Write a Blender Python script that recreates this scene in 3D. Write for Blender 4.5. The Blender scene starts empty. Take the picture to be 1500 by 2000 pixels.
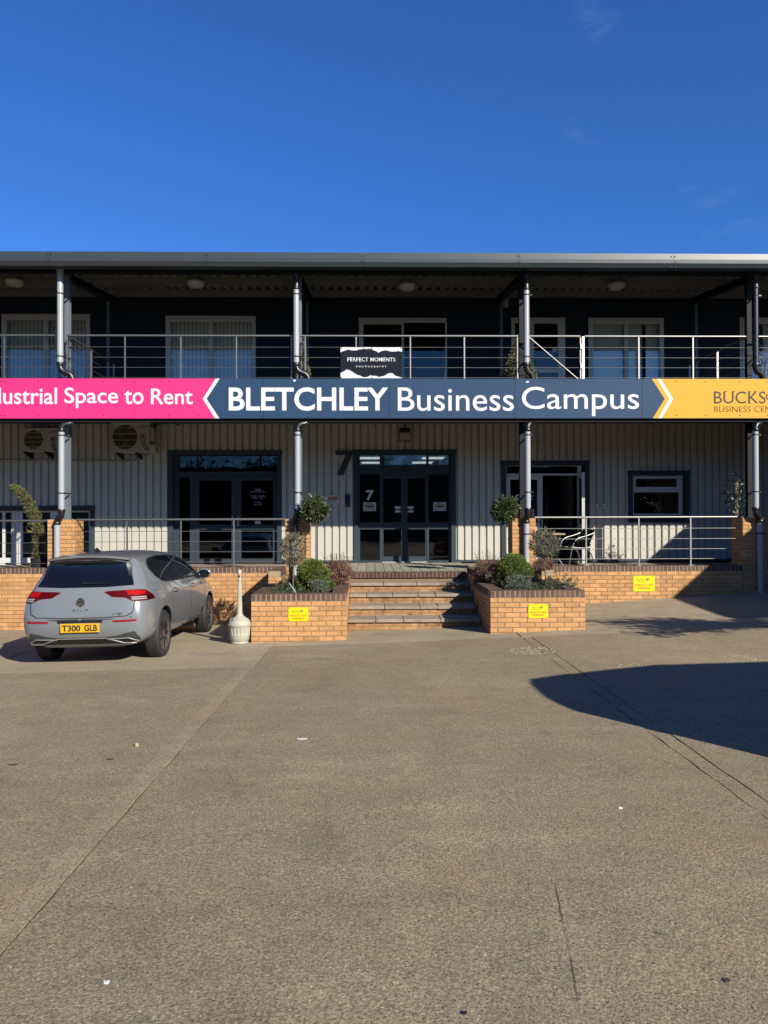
import bpy, bmesh, math, random
import numpy as np
from mathutils import Vector, Matrix
from mathutils.bvhtree import BVHTree
random.seed(7); RNG = np.random.default_rng(7)
R = math.radians
SC = bpy.context.scene
COL = SC.collection

# ------------------------------------------------------------------ camera
F, PW, PH = 1480.0, 1500.0, 2000.0
YAW, PITCH, ROLL = R(1.08), math.atan(10 / F), 0.0028
CAMZ = 1.6
_f = Vector((math.sin(YAW) * math.cos(PITCH), math.cos(YAW) * math.cos(PITCH), math.sin(PITCH)))
_r = Vector((math.cos(YAW), -math.sin(YAW), 0)); _u = _r.cross(_f)
_r, _u = _r * math.cos(ROLL) - _u * math.sin(ROLL), _u * math.cos(ROLL) + _r * math.sin(ROLL)
cam = bpy.data.cameras.new('camera'); camo = bpy.data.objects.new('camera', cam); COL.objects.link(camo)
cam.sensor_fit = 'VERTICAL'; cam.sensor_height = 36; cam.lens = 36 * F / PH; cam.clip_end = 3000; cam.clip_start = .05
camo.matrix_world = Matrix(((_r.x, _u.x, -_f.x, 0), (_r.y, _u.y, -_f.y, 0), (_r.z, _u.z, -_f.z, CAMZ), (0, 0, 0, 1)))
SC.camera = camo

# ------------------------------------------------------------------ light
SUN = Vector((1.16, -1.56, 1.0)).normalized()
SUN_EL, SUN_ROT = math.asin(SUN.z), math.atan2(SUN.x, SUN.y)
SKY_STRENGTH, SUN_STRENGTH, EXPOSURE = 0.086, 5.0, 0.80
world = bpy.data.worlds.new('World'); SC.world = world; world.use_nodes = True
wt = world.node_tree; wn = wt.nodes; wl = wt.links
sky = wn.new('ShaderNodeTexSky'); sky.sky_type = 'NISHITA'; sky.sun_disc = False
sky.sun_elevation = SUN_EL; sky.sun_rotation = SUN_ROT; sky.air_density = 1.0; sky.dust_density = .3; sky.ozone_density = 3.0
bg = wn['Background']; bg.inputs[1].default_value = SKY_STRENGTH
# thin cirrus wisps
tc = wn.new('ShaderNodeTexCoord'); mp = wn.new('ShaderNodeMapping'); nz = wn.new('ShaderNodeTexNoise'); rp = wn.new('ShaderNodeValToRGB')
mp.inputs['Scale'].default_value = (16, 16, 40); mp.inputs['Rotation'].default_value = (0, R(28), 0)
nz.inputs['Scale'].default_value = 1.0; nz.inputs['Detail'].default_value = 9; nz.inputs['Roughness'].default_value = .62
rp.color_ramp.elements[0].position = .47; rp.color_ramp.elements[1].position = .95
rp.color_ramp.elements[1].color = (.06, .06, .06, 1)
mx = wn.new('ShaderNodeMix'); mx.data_type = 'RGBA'
wl.new(tc.outputs['Generated'], mp.inputs['Vector']); wl.new(mp.outputs[0], nz.inputs['Vector']); wl.new(nz.outputs['Fac'], rp.inputs[0])
acc = None
for px_, py_, rad_ in ((1145, 252, .030), (1335, 342, .032), (1165, 35, .035), (1410, 440, .055)):
    dv = (_f * F + _r * (px_ - PW / 2) - _u * (py_ - PH / 2)).normalized()
    ds = wn.new('ShaderNodeVectorMath'); ds.operation = 'DISTANCE'; wl.new(tc.outputs['Generated'], ds.inputs[0]); ds.inputs[1].default_value = dv
    mr = wn.new('ShaderNodeMapRange'); mr.interpolation_type = 'SMOOTHSTEP'; mr.inputs[1].default_value = 0; mr.inputs[2].default_value = rad_; mr.inputs[3].default_value = 1; mr.inputs[4].default_value = 0; wl.new(ds.outputs['Value'], mr.inputs[0])
    if acc is None: acc = mr.outputs[0]
    else:
        mm = wn.new('ShaderNodeMath'); mm.operation = 'MAXIMUM'; wl.new(acc, mm.inputs[0]); wl.new(mr.outputs[0], mm.inputs[1]); acc = mm.outputs[0]
mm = wn.new('ShaderNodeMath'); mm.operation = 'MULTIPLY'; wl.new(acc, mm.inputs[0]); wl.new(rp.outputs[0], mm.inputs[1]); wl.new(mm.outputs[0], mx.inputs[0]); hs = wn.new('ShaderNodeVectorMath'); hs.operation = 'MULTIPLY'; hs.inputs[1].default_value = (.255, .555, 1.02); wl.new(sky.outputs[0], hs.inputs[0]); wl.new(hs.outputs[0], mx.inputs[6]); mx.inputs[7].default_value = (14, 15, 16, 1)
wl.new(mx.outputs[2], bg.inputs[0])
sl = bpy.data.lights.new('sun', 'SUN'); sl.energy = SUN_STRENGTH; sl.angle = R(.53); sl.color = (1.0, .93, .80)
so = bpy.data.objects.new('sun', sl); COL.objects.link(so); so.rotation_euler = (-SUN).to_track_quat('-Z', 'Y').to_euler(); so.location = SUN * 60
SC.view_settings.view_transform = 'Standard'; SC.view_settings.look = 'None'; SC.view_settings.exposure = EXPOSURE; SC.view_settings.gamma = 1
SC.view_settings.use_curve_mapping = False

# ------------------------------------------------------------------ helpers
def at(px, py, Y):
    """world point on the plane y=Y seen at photo pixel (px,py); used to read real positions off the photograph"""
    d = _f * F + _r * (px - PW / 2) - _u * (py - PH / 2)
    t = Y / d.y
    return Vector((d.x * t, Y, CAMZ + d.z * t))
def ax(px, Y, py=1000): return at(px, py, Y).x
def az(py, Y, px=750): return at(px, py, Y).z

MATS = {}
ALB = .63
def M(name, col=(.5, .5, .5), rough=.5, metal=0, var=0, vs=6, bump=0, bs=40, rnd=0, spec=.5, coat=0, trl=0, emit=0, blotch=None):
    if name in MATS: return MATS[name]
    if not emit and metal < .5: col = tuple(c * ALB for c in col)
    m = bpy.data.materials.new(name); m.use_nodes = True; MATS[name] = m
    nt = m.node_tree; n = nt.nodes; l = nt.links; b = n['Principled BSDF']
    b.inputs['Roughness'].default_value = rough; b.inputs['Metallic'].default_value = metal
    b.inputs['Specular IOR Level'].default_value = spec; b.inputs['Coat Weight'].default_value = coat
    b.inputs['Base Color'].default_value = (*col, 1)
    geo = n.new('ShaderNodeNewGeometry'); fac = None
    if var:
        t = n.new('ShaderNodeTexNoise'); t.inputs['Scale'].default_value = vs; t.inputs['Detail'].default_value = 6; t.inputs['Roughness'].default_value = .6
        l.new(geo.outputs['Position'], t.inputs['Vector'])
        r = n.new('ShaderNodeMapRange'); r.inputs[1].default_value = .25; r.inputs[2].default_value = .75; r.inputs[3].default_value = 1 - var; r.inputs[4].default_value = 1 + var
        l.new(t.outputs['Fac'], r.inputs[0]); fac = r.outputs[0]
    if rnd:
        oi = n.new('ShaderNodeObjectInfo'); a = n.new('ShaderNodeMath'); a.operation = 'ADD'; fr = n.new('ShaderNodeMath'); fr.operation = 'FRACT'
        l.new(oi.outputs['Random'], a.inputs[0]); l.new(geo.outputs['Random Per Island'], a.inputs[1]); l.new(a.outputs[0], fr.inputs[0])
        r = n.new('ShaderNodeMapRange'); r.inputs[3].default_value = 1 - rnd; r.inputs[4].default_value = 1 + rnd; l.new(fr.outputs[0], r.inputs[0])
        if fac is not None:
            q = n.new('ShaderNodeMath'); q.operation = 'MULTIPLY'; l.new(fac, q.inputs[0]); l.new(r.outputs[0], q.inputs[1]); fac = q.outputs[0]
        else: fac = r.outputs[0]
    if fac is not None:
        h = n.new('ShaderNodeVectorMath'); h.operation = 'SCALE'; h.inputs[0].default_value = col
        l.new(fac, h.inputs['Scale']); l.new(h.outputs[0], b.inputs['Base Color'])
    if blotch:
        bc, bsc, lo, hi, amt = blotch
        t = n.new('ShaderNodeTexNoise'); t.inputs['Scale'].default_value = bsc; t.inputs['Detail'].default_value = 8; t.inputs['Roughness'].default_value = .7; l.new(geo.outputs['Position'], t.inputs['Vector'])
        r = n.new('ShaderNodeMapRange'); r.inputs[1].default_value = lo; r.inputs[2].default_value = hi; r.inputs[3].default_value = 0; r.inputs[4].default_value = amt; l.new(t.outputs['Fac'], r.inputs[0])
        mxb = n.new('ShaderNodeMix'); mxb.data_type = 'RGBA'; mxb.inputs[6].default_value = (*col, 1); mxb.inputs[7].default_value = (*bc, 1); l.new(r.outputs[0], mxb.inputs[0])
        if fac is not None: l.new(h.outputs[0], mxb.inputs[6])
        l.new(mxb.outputs[2], b.inputs['Base Color'])
    if bump:
        t = n.new('ShaderNodeTexNoise'); t.inputs['Scale'].default_value = bs; t.inputs['Detail'].default_value = 4
        l.new(geo.outputs['Position'], t.inputs['Vector'])
        bp = n.new('ShaderNodeBump'); bp.inputs['Strength'].default_value = bump; bp.inputs['Distance'].default_value = .01
        l.new(t.outputs['Fac'], bp.inputs['Height']); l.new(bp.outputs[0], b.inputs['Normal'])
    if trl:
        tr = n.new('ShaderNodeBsdfTranslucent'); mixs = n.new('ShaderNodeMixShader'); mixs.inputs[0].default_value = trl
        tr.inputs[0].default_value = (*col, 1)
        if fac is not None: l.new(h.outputs[0], tr.inputs[0])
        l.new(b.outputs[0], mixs.inputs[1]); l.new(tr.outputs[0], mixs.inputs[2]); l.new(mixs.outputs[0], n['Material Output'].inputs[0])
    if emit:
        b.inputs['Emission Color'].default_value = (*col, 1); b.inputs['Emission Strength'].default_value = emit
    return m

def glass(name, tint, refl=1.0, wav=0.0, ior=1.55):
    """a real pane: what is behind shows through, tinted; the surface mirrors by Fresnel"""
    if name in MATS: return MATS[name]
    m = bpy.data.materials.new(name); m.use_nodes = True; MATS[name] = m
    n = m.node_tree.nodes; l = m.node_tree.links; n.remove(n['Principled BSDF'])
    tr = n.new('ShaderNodeBsdfTransparent'); tr.inputs[0].default_value = (*tint, 1)
    gl = n.new('ShaderNodeBsdfGlossy'); gl.inputs['Roughness'].default_value = .02; gl.inputs[0].default_value = (refl, refl, refl, 1)
    fr = n.new('ShaderNodeFresnel'); fr.inputs[0].default_value = ior; mxs = n.new('ShaderNodeMixShader')
    t = n.new('ShaderNodeTexNoise'); t.inputs['Scale'].default_value = 1.6; g = n.new('ShaderNodeNewGeometry'); l.new(g.outputs['Position'], t.inputs['Vector'])
    bp = n.new('ShaderNodeBump'); bp.inputs['Strength'].default_value = .05 + wav; bp.inputs['Distance'].default_value = .02
    l.new(t.outputs['Fac'], bp.inputs['Height']); l.new(bp.outputs[0], gl.inputs['Normal'])
    l.new(fr.outputs[0], mxs.inputs[0]); l.new(tr.outputs[0], mxs.inputs[1]); l.new(gl.outputs[0], mxs.inputs[2]); l.new(mxs.outputs[0], n['Material Output'].inputs[0])
    return m

ORG = {}
def setp(o, label=None, cat=None, group=None, kind=None):
    if label: o['label'] = label
    if cat: o['category'] = cat
    if group: o['group'] = group
    if kind: o['kind'] = kind
    return o
def thing(name, label, cat, loc=(0, 0, 0), group=None, kind=None):
    o = bpy.data.objects.new(name, None); COL.objects.link(o); o.location = loc; o.empty_display_size = .2
    ORG[o.name] = Vector(loc)
    return setp(o, label, cat, group, kind)
def link(name, mesh, parent=None, loc=None, rot=None):
    o = bpy.data.objects.new(name, mesh); COL.objects.link(o)
    ORG[o.name] = Vector()
    if parent is not None:
        o.parent = parent; ORG[o.name] = ORG.get(parent.name, Vector())
        if loc is not None: loc = Vector(loc) - ORG[parent.name]
    if loc is not None: o.location = loc
    if rot is not None: o.rotation_euler = rot
    return o

class MB:
    def __init__(s): s.v = []; s.f = []; s.mi = []
    def add(s, vs, fs, mi=0):
        k = len(s.v); s.v.extend([tuple(p) for p in vs]); s.f.extend([tuple(i + k for i in q) for q in fs]); s.mi.extend([mi] * len(fs)); return s
    def box(s, x0, x1, y0, y1, z0, z1, mi=0):
        if x0 > x1: x0, x1 = x1, x0
        if y0 > y1: y0, y1 = y1, y0
        if z0 > z1: z0, z1 = z1, z0
        return s.add([(x0, y0, z0), (x1, y0, z0), (x1, y1, z0), (x0, y1, z0), (x0, y0, z1), (x1, y0, z1), (x1, y1, z1), (x0, y1, z1)],
                     [(0, 3, 2, 1), (4, 5, 6, 7), (0, 1, 5, 4), (1, 2, 6, 5), (2, 3, 7, 6), (3, 0, 4, 7)], mi)
    def bbox(s, x0, x1, y0, y1, z0, z1, c=.01):
        """box with chamfered edges"""
        bm = bmesh.new(); bmesh.ops.create_cube(bm, size=1)
        for v in bm.verts: v.co = Vector(((x0 + x1) / 2 + v.co.x * (x1 - x0), (y0 + y1) / 2 + v.co.y * (y1 - y0), (z0 + z1) / 2 + v.co.z * (z1 - z0)))
        bmesh.ops.bevel(bm, geom=bm.edges[:], offset=c, segments=2, profile=.5, affect='EDGES')
        return s.addbm(bm)
    def addbm(s, bm, mi=0):
        bm.verts.index_update(); s.add([v.co.copy() for v in bm.verts], [[v.index for v in f.verts] for f in bm.faces], mi); bm.free(); return s
    def prism(s, pts, y0, y1, mi=0):
        """outline in x,z extruded along y"""
        n = len(pts); a = sum(pts[i][0] * pts[(i + 1) % n][1] - pts[(i + 1) % n][0] * pts[i][1] for i in range(n))
        if a < 0: pts = pts[::-1]
        vs = [(p[0], y0, p[1]) for p in pts] + [(p[0], y1, p[1]) for p in pts]
        fs = [tuple(range(n)), tuple(range(2 * n - 1, n - 1, -1))] + [(i, i + n, (i + 1) % n + n, (i + 1) % n) for i in range(n)]
        return s.add(vs, fs, mi)
    def tube(s, pts, r, n=10, closed=False, caps=True, mi=0):
        pts = [Vector(p) for p in pts]; m = len(pts); vs = []; up = None
        for i, p in enumerate(pts):
            a = pts[(i - 1) % m] if (closed or i) else p; b = pts[(i + 1) % m] if (closed or i < m - 1) else p
            t = (b - a).normalized()
            if up is None: up = Vector((0, 0, 1)) if abs(t.z) < .9 else Vector((1, 0, 0))
            sd = t.cross(up)
            if sd.length < 1e-6: sd = t.orthogonal()
            sd.normalize(); up = sd.cross(t).normalized(); rr = r[i] if isinstance(r, (list, tuple)) else r
            vs += [p + (sd * math.cos(2 * math.pi * k / n) + up * math.sin(2 * math.pi * k / n)) * rr for k in range(n)]
        fs = []
        for i in range(m if closed else m - 1):
            j = (i + 1) % m
            fs += [(i * n + k, i * n + (k + 1) % n, j * n + (k + 1) % n, j * n + k) for k in range(n)]
        if caps and not closed: fs += [tuple(range(n - 1, -1, -1)), tuple(range((m - 1) * n, m * n))]
        return s.add(vs, fs, mi)
    def lathe(s, prof, c=(0, 0, 0), n=24, axis='z', mi=0, caps=True):
        """prof = [(radius, height)]"""
        c = Vector(c); vs = []
        for r, h in prof:
            for k in range(n):
                a = 2 * math.pi * k / n; u, v = r * math.cos(a), r * math.sin(a)
                vs.append(c + (Vector((u, v, h)) if axis == 'z' else Vector((h, u, v)) if axis == 'x' else Vector((u, -h, v))))
        fs = [(i * n + k, i * n + (k + 1) % n, (i + 1) * n + (k + 1) % n, (i + 1) * n + k) for i in range(len(prof) - 1) for k in range(n)]
        if caps: fs += [tuple(range(n - 1, -1, -1)), tuple(range((len(prof) - 1) * n, len(prof) * n))]
        return s.add(vs, fs, mi)
    def mesh(s, name, mats, off=Vector(), smooth=False):
        me = bpy.data.meshes.new(name)
        me.from_pydata([(p[0] - off[0], p[1] - off[1], p[2] - off[2]) for p in s.v], [], s.f)
        for m in (mats if isinstance(mats, (list, tuple)) else [mats]): me.materials.append(m)
        if any(s.mi): me.polygons.foreach_set('material_index', s.mi)
        if smooth: me.polygons.foreach_set('use_smooth', [True] * len(me.polygons)); 
        if smooth: me.set_sharp_from_angle(angle=R(38))
        me.update(); return me
    def build(s, name, mats, parent=None, smooth=False, kind=None):
        if not s.f: return None
        off = ORG.get(parent.name, Vector()) if parent is not None else Vector()
        o = link(name, s.mesh(name, mats, off, smooth), parent)
        if kind: o['kind'] = kind
        return o

def frame_grid(mb, xs, zs, solid, y0, y1):
    """a flat framework: cells of the xs/zs grid for which solid(i,j) holds, y0 the face towards the viewer"""
    nx, nz = len(xs) - 1, len(zs) - 1
    S = lambda i, j: 0 <= i < nx and 0 <= j < nz and solid(i, j)
    for i in range(nx):
        for j in range(nz):
            if not S(i, j): continue
            a, b, c, d = xs[i], xs[i + 1], zs[j], zs[j + 1]
            mb.add([(a, y0, c), (b, y0, c), (b, y0, d), (a, y0, d)], [(0, 1, 2, 3)]); mb.add([(a, y1, c), (b, y1, c), (b, y1, d), (a, y1, d)], [(3, 2, 1, 0)])
            if not S(i - 1, j): mb.add([(a, y0, c), (a, y0, d), (a, y1, d), (a, y1, c)], [(0, 1, 2, 3)])
            if not S(i + 1, j): mb.add([(b, y0, c), (b, y1, c), (b, y1, d), (b, y0, d)], [(0, 1, 2, 3)])
            if not S(i, j - 1): mb.add([(a, y0, c), (a, y1, c), (b, y1, c), (b, y0, c)], [(0, 1, 2, 3)])
            if not S(i, j + 1): mb.add([(a, y0, d), (b, y0, d), (b, y1, d), (a, y1, d)], [(0, 1, 2, 3)])
    return mb
def frame_rect(mb, x0, x1, z0, z1, holes, y0, y1):
    """rectangle with rectangular holes [(x0,x1,z0,z1)]"""
    xs = sorted({round(v, 5) for h in holes for v in h[:2]} | {x0, x1}); zs = sorted({round(v, 5) for h in holes for v in h[2:]} | {z0, z1})
    def solid(i, j):
        cx, cz = (xs[i] + xs[i + 1]) / 2, (zs[j] + zs[j + 1]) / 2
        return not any(h[0] < cx < h[1] and h[2] < cz < h[3] for h in holes)
    return frame_grid(mb, xs, zs, solid, y0, y1)

def text_geo(body, offset=0, space=1.0, bold=False, shear=0):
    c = bpy.data.curves.new('lettering', 'FONT'); c.body = body; c.offset = offset; c.space_character = space; c.resolution_u = 5; c.shear = shear
    o = bpy.data.objects.new('lettering', c); COL.objects.link(o)
    dg = bpy.context.evaluated_depsgraph_get(); dg.update()
    me = bpy.data.meshes.new_from_object(o.evaluated_get(dg))
    vs = np.array([v.co[:] for v in me.vertices]); fs = [tuple(p.vertices) for p in me.polygons]
    bpy.data.objects.remove(o); bpy.data.curves.remove(c); bpy.data.meshes.remove(me)
    return vs, fs
def text_mb(mb, body, x0, x1, z0, z1, y, offset=0, space=1.0, thick=.004, mi=0, shear=0):
    """flat lettering that fills the box x0..x1, z0..z1 on a plane facing the viewer (towards -y)"""
    vs, fs = text_geo(body, offset, space, shear=shear)
    lo, hi = vs.min(0), vs.max(0)
    X = x0 + (vs[:, 0] - lo[0]) / (hi[0] - lo[0]) * (x1 - x0); Z = z0 + (vs[:, 1] - lo[1]) / (hi[1] - lo[1]) * (z1 - z0)
    n = len(vs); bm = bmesh.new(); bv = [bm.verts.new((X[i], y - thick, Z[i])) for i in range(n)]
    for f in fs:
        try: bm.faces.new([bv[i] for i in f])
        except ValueError: pass
    bmesh.ops.recalc_face_normals(bm, faces=bm.faces[:])
    if sum(f.normal.y * f.calc_area() for f in bm.faces) > 0: bmesh.ops.reverse_faces(bm, faces=bm.faces[:])
    ret = bmesh.ops.extrude_edge_only(bm, edges=[e for e in bm.edges if len(e.link_faces) == 1])
    for v in ret['geom']:
        if isinstance(v, bmesh.types.BMVert): v.co.y = y + .001
    mb.addbm(bm, mi); return mb

def g(x, y):
    """height of the yard: falls gently towards the building, rises to the right along the terrace"""
    t = max(0.0, min(y / 14.16, 1.25)); s = .5 * (x + math.sqrt(x * x + .6)); n = x - s
    s = min(s, 8.5); n = max(n, -9)
    return -.29 * t + .062 * s * t * t + .030 * n * t

# ------------------------------------------------------------------ materials
clad = M('pale_grey_cladding', (.60, .585, .52), .42, var=.05, vs=1.3, blotch=((.24, .22, .18), 1.1, .58, .80, .30))
navy = M('navy_grey_trim', (.040, .060, .076), .55, var=.06, vs=3, spec=.2)
upper = M('dark_navy_wall_panel', (.016, .022, .036), .6, spec=.2, var=.08, vs=2)
upvc = M('white_plastic_frame', (.72, .72, .70), .35, var=.04, vs=3)
steel = M('brushed_stainless_steel', (.25, .245, .23), .5, 1, var=.08, vs=20)
silver = M('grey_plastic_pipe', (.42, .44, .46), .38, var=.05, vs=4)
black = M('black_plastic', (.012, .012, .014), .38)
dark = M('dark_void', (.006, .006, .007), .9)
roofm = M('anthracite_gutter', (.042, .055, .063), .42, var=.05, vs=3)
soff = M('pale_soffit_sheet', (.42, .39, .34), .5, var=.06, vs=2)
purl = M('galvanised_purlin', (.20, .195, .18), .5, 0, var=.1, vs=3)
beamm = M('black_painted_steel', (.016, .018, .02), .65, spec=.2)
colm = M('grey_painted_column', (.15, .19, .21), .4, var=.06, vs=4)
brickm = M('buff_orange_brick', (.60, .31, .122), .85, blotch=((.50, .42, .33), 3.2, .60, .78, .6), var=.20, vs=9, bump=.35, bs=160, rnd=.15)
mortar = M('tan_mortar', (.27, .185, .10), .95, var=.25, vs=14, bump=.3, bs=200)
copm = M('brown_engineering_brick', (.125, .066, .047), .75, blotch=((.22, .19, .15), 5, .58, .76, .5), var=.18, vs=24, bump=.3, bs=160, rnd=.22)
copmort = M('pale_coping_mortar', (.40, .31, .20), .95, var=.2, vs=18)
treadm = M('worn_concrete_paving', (.37, .295, .215), .9, blotch=((.08, .065, .045), 4, .54, .72, .7), var=.22, vs=7, bump=.4, bs=120, rnd=.10)
tilem = M('grey_green_paving', (.36, .34, .26), .9, var=.2, vs=5, bump=.3, bs=120, rnd=.12)
white = M('white_print', (.80, .80, .80), .45)
paper = M('white_paper', (.72, .72, .72), .6)
orange = M('orange_print', (.75, .30, .05), .5)
creamprint = M('cream_print', (.62, .47, .20), .5)
inkm = M('dark_ink', (.03, .03, .03), .5)
greyink = M('grey_ink', (.16, .16, .15), .5)
redink = M('red_brown_ink', (.55, .13, .015), .5)
yellow = M('yellow_sign_face', (.86, .76, .0), .4)
pink = M('pink_sign_face', (.90, .035, .22), .5, spec=.3, var=.015, vs=1)
bluef = M('navy_sign_face', (.026, .066, .140), .55, spec=.18, var=.03, vs=1)
gold = M('amber_sign_face', (.86, .44, .045), .55, spec=.15, var=.02, vs=1)
gdark = glass('dark_door_glass', (.30, .32, .33))
gclear = glass('clear_glass', (.80, .84, .84))
gwin = glass('balcony_window_glass', (.92, .93, .93), ior=1.6)
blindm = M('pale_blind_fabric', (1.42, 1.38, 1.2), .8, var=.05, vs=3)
soil = M('dark_soil', (.035, .025, .018), 1, var=.4, vs=20, bump=.6, bs=60)
leafbox = M('box_leaf', (0.170, 0.230, 0.036), .5, rnd=.5, trl=.25)
leafbay = M('bay_leaf', (0.090, 0.117, 0.039), .42, rnd=.5, trl=.2)
leafolive = M('olive_leaf', (0.203, 0.203, 0.128), .5, rnd=.45, trl=.2)
leafheath = M('heather_sprig', (0.250, 0.124, 0.084), .7, rnd=.6, trl=.15)
leafdark = M('dark_ground_cover_leaf', (0.053, 0.090, 0.033), .55, rnd=.5, trl=.2)
leaflav = M('lavender_leaf', (0.180, 0.210, 0.150), .7, rnd=.4, trl=.2)
leafcon = M('conifer_frond', (0.145, 0.145, 0.044), .6, rnd=.55, trl=.2)
leafivy = M('ivy_leaf', (0.026, 0.058, 0.046), .4, rnd=.5, trl=.15)
barkm = M('grey_brown_bark', (.16, .12, .08), .9, var=.3, vs=30)

# ------------------------------------------------------------------ yard
def concrete(name, col, speck, light, grit=.2):
    m = bpy.data.materials.new(name); m.use_nodes = True
    n = m.node_tree.nodes; l = m.node_tree.links; b = n['Principled BSDF']; b.inputs['Roughness'].default_value = .88
    geo = n.new('ShaderNodeNewGeometry'); P = geo.outputs['Position']
    def noise(s, d=5, r=.6, vec=P):
        t = n.new('ShaderNodeTexNoise'); t.inputs['Scale'].default_value = s; t.inputs['Detail'].default_value = d; t.inputs['Roughness'].default_value = r; l.new(vec, t.inputs['Vector']); return t.outputs['Fac']
    def rng(v, a, c, lo, hi):
        r = n.new('ShaderNodeMapRange'); r.inputs[1].default_value = a; r.inputs[2].default_value = c; r.inputs[3].default_value = lo; r.inputs[4].default_value = hi; l.new(v, r.inputs[0]); return r.outputs[0]
    def mul(a, c, op='MULTIPLY'):
        q = n.new('ShaderNodeMath'); q.operation = op
        for i, v in enumerate((a, c)):
            if isinstance(v, (int, float)): q.inputs[i].default_value = v
            else: l.new(v, q.inputs[i])
        return q.outputs[0]
    broad = rng(noise(.35, 4, .6), .3, .7, .86, 1.12)
    mid = rng(noise(2.6, 6, .65), .3, .7, .88, 1.10)
    st = n.new('ShaderNodeMapping'); st.inputs['Scale'].default_value = (.5, 3.2, 1); l.new(P, st.inputs['Vector'])
    streak = rng(noise(1.1, 5, .6, st.outputs[0]), .3, .7, .92, 1.07)
    fine = rng(noise(85, 3, .75), .34, .66, 1 - speck, 1 + speck)
    v1 = n.new('ShaderNodeTexVoronoi'); v1.inputs['Scale'].default_value = 75; l.new(P, v1.inputs['Vector'])
    pit = rng(v1.outputs['Distance'], .13, .32, .12, 1.0)
    keep = rng(noise(23, 2), .45, .55, 0, 1)
    pit = mul(mul(mul(pit, -1, 'ADD'), keep), 1, 'ADD')
    v2 = n.new('ShaderNodeTexVoronoi'); v2.inputs['Scale'].default_value = 48; l.new(P, v2.inputs['Vector'])
    sepc = n.new('ShaderNodeSeparateColor'); l.new(v2.outputs['Color'], sepc.inputs[0])
    pebble = mul(rng(v2.outputs['Distance'], .12, .22, 1, 0), rng(sepc.outputs[0], .80, .86, 0, 1))
    f = mul(mul(mul(broad, mid), mul(streak, fine)), pit)
    f = mul(f, rng(noise(62, 3, .75), .32, .68, 1 - grit, 1 + grit))
    f = mul(f, rng(noise(9, 4, .7), .30, .70, 1 - grit * .25, 1 + grit * .25))
    oi = n.new('ShaderNodeObjectInfo'); f = mul(f, rng(oi.outputs['Random'], 0, 1, .955, 1.045))
    f = mul(f, mul(mul(pebble, light), 1, 'ADD'))
    # a long hairline crack in the middle slab
    sep = n.new('ShaderNodeSeparateXYZ'); l.new(P, sep.inputs[0])
    wob = rng(noise(5, 4), .3, .7, -.005, .005)
    line = mul(mul(sep.outputs['X'], mul(mul(sep.outputs['Y'], -.155), -.305, 'ADD'), 'ADD'), wob, 'ADD')
    cr = mul(rng(mul(line, 0, 'ADD'), -.006, -.002, 0, 1), rng(line, .002, .006, 1, 0))
    cr = mul(mul(cr, rng(sep.outputs['Y'], 2.5, 2.7, 0, 1)), rng(sep.outputs['Y'], 3.35, 3.5, 1, 0))
    cr = mul(cr, rng(noise(3.1, 2), .42, .5, .25, 1)); f = mul(f, mul(mul(cr, -.72), 1, 'ADD'))
    v3 = n.new('ShaderNodeTexVoronoi'); v3.inputs['Scale'].default_value = 2.6; v3.inputs['Randomness'].default_value = 1
    dz = n.new('ShaderNodeVectorMath'); dz.operation = 'ADD'; l.new(P, dz.inputs[0]); nc = n.new('ShaderNodeTexNoise'); nc.inputs['Scale'].default_value = 14; l.new(P, nc.inputs['Vector'])
    sc3 = n.new('ShaderNodeVectorMath'); sc3.operation = 'SCALE'; sc3.inputs['Scale'].default_value = .06; l.new(nc.outputs['Color'], sc3.inputs[0]); l.new(sc3.outputs[0], dz.inputs[1]); l.new(dz.outputs[0], v3.inputs['Vector'])
    s3 = n.new('ShaderNodeSeparateColor'); l.new(v3.outputs['Color'], s3.inputs[0])
    spot = mul(rng(v3.outputs['Distance'], .03, .075, 1, 0), rng(s3.outputs[1], .62, .7, 0, 1)); f = mul(f, mul(mul(spot, -.42), 1, 'ADD'))
    # scattered dark stains
    stn = rng(noise(1.7, 4, .6), .60, .76, 1.0, .74); f = mul(f, stn)
    h = n.new('ShaderNodeVectorMath'); h.operation = 'SCALE'; h.inputs[0].default_value = col; l.new(f, h.inputs['Scale'])
    hue = n.new('ShaderNodeMix'); hue.data_type = 'RGBA'; hue.blend_type = 'MULTIPLY'
    l.new(h.outputs[0], hue.inputs[6]); hue.inputs[7].default_value = (1.03, .975, .93, 1); l.new(rng(noise(.8, 3), .4, .65, 0, 1), hue.inputs[0])
    l.new(hue.outputs[2], b.inputs['Base Color'])
    bp = n.new('ShaderNodeBump'); bp.inputs['Strength'].default_value = .4; bp.inputs['Distance'].default_value = .004
    l.new(mul(pit, fine), bp.inputs['Height']); l.new(bp.outputs[0], b.inputs['Normal'])
    return m
slabm = concrete('exposed_aggregate_concrete', (.222, .180, .113), .46, 1.3, .36)
apronm = concrete('smooth_pale_concrete', (.262, .222, .148), .2, .6, .2)
wornm = concrete('worn_joint_concrete', (.240, .196, .126), .4, 1.2, .3)
jointm = M('dark_joint_filler', (.075, .062, .045), .95, var=.3, vs=12)

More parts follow.
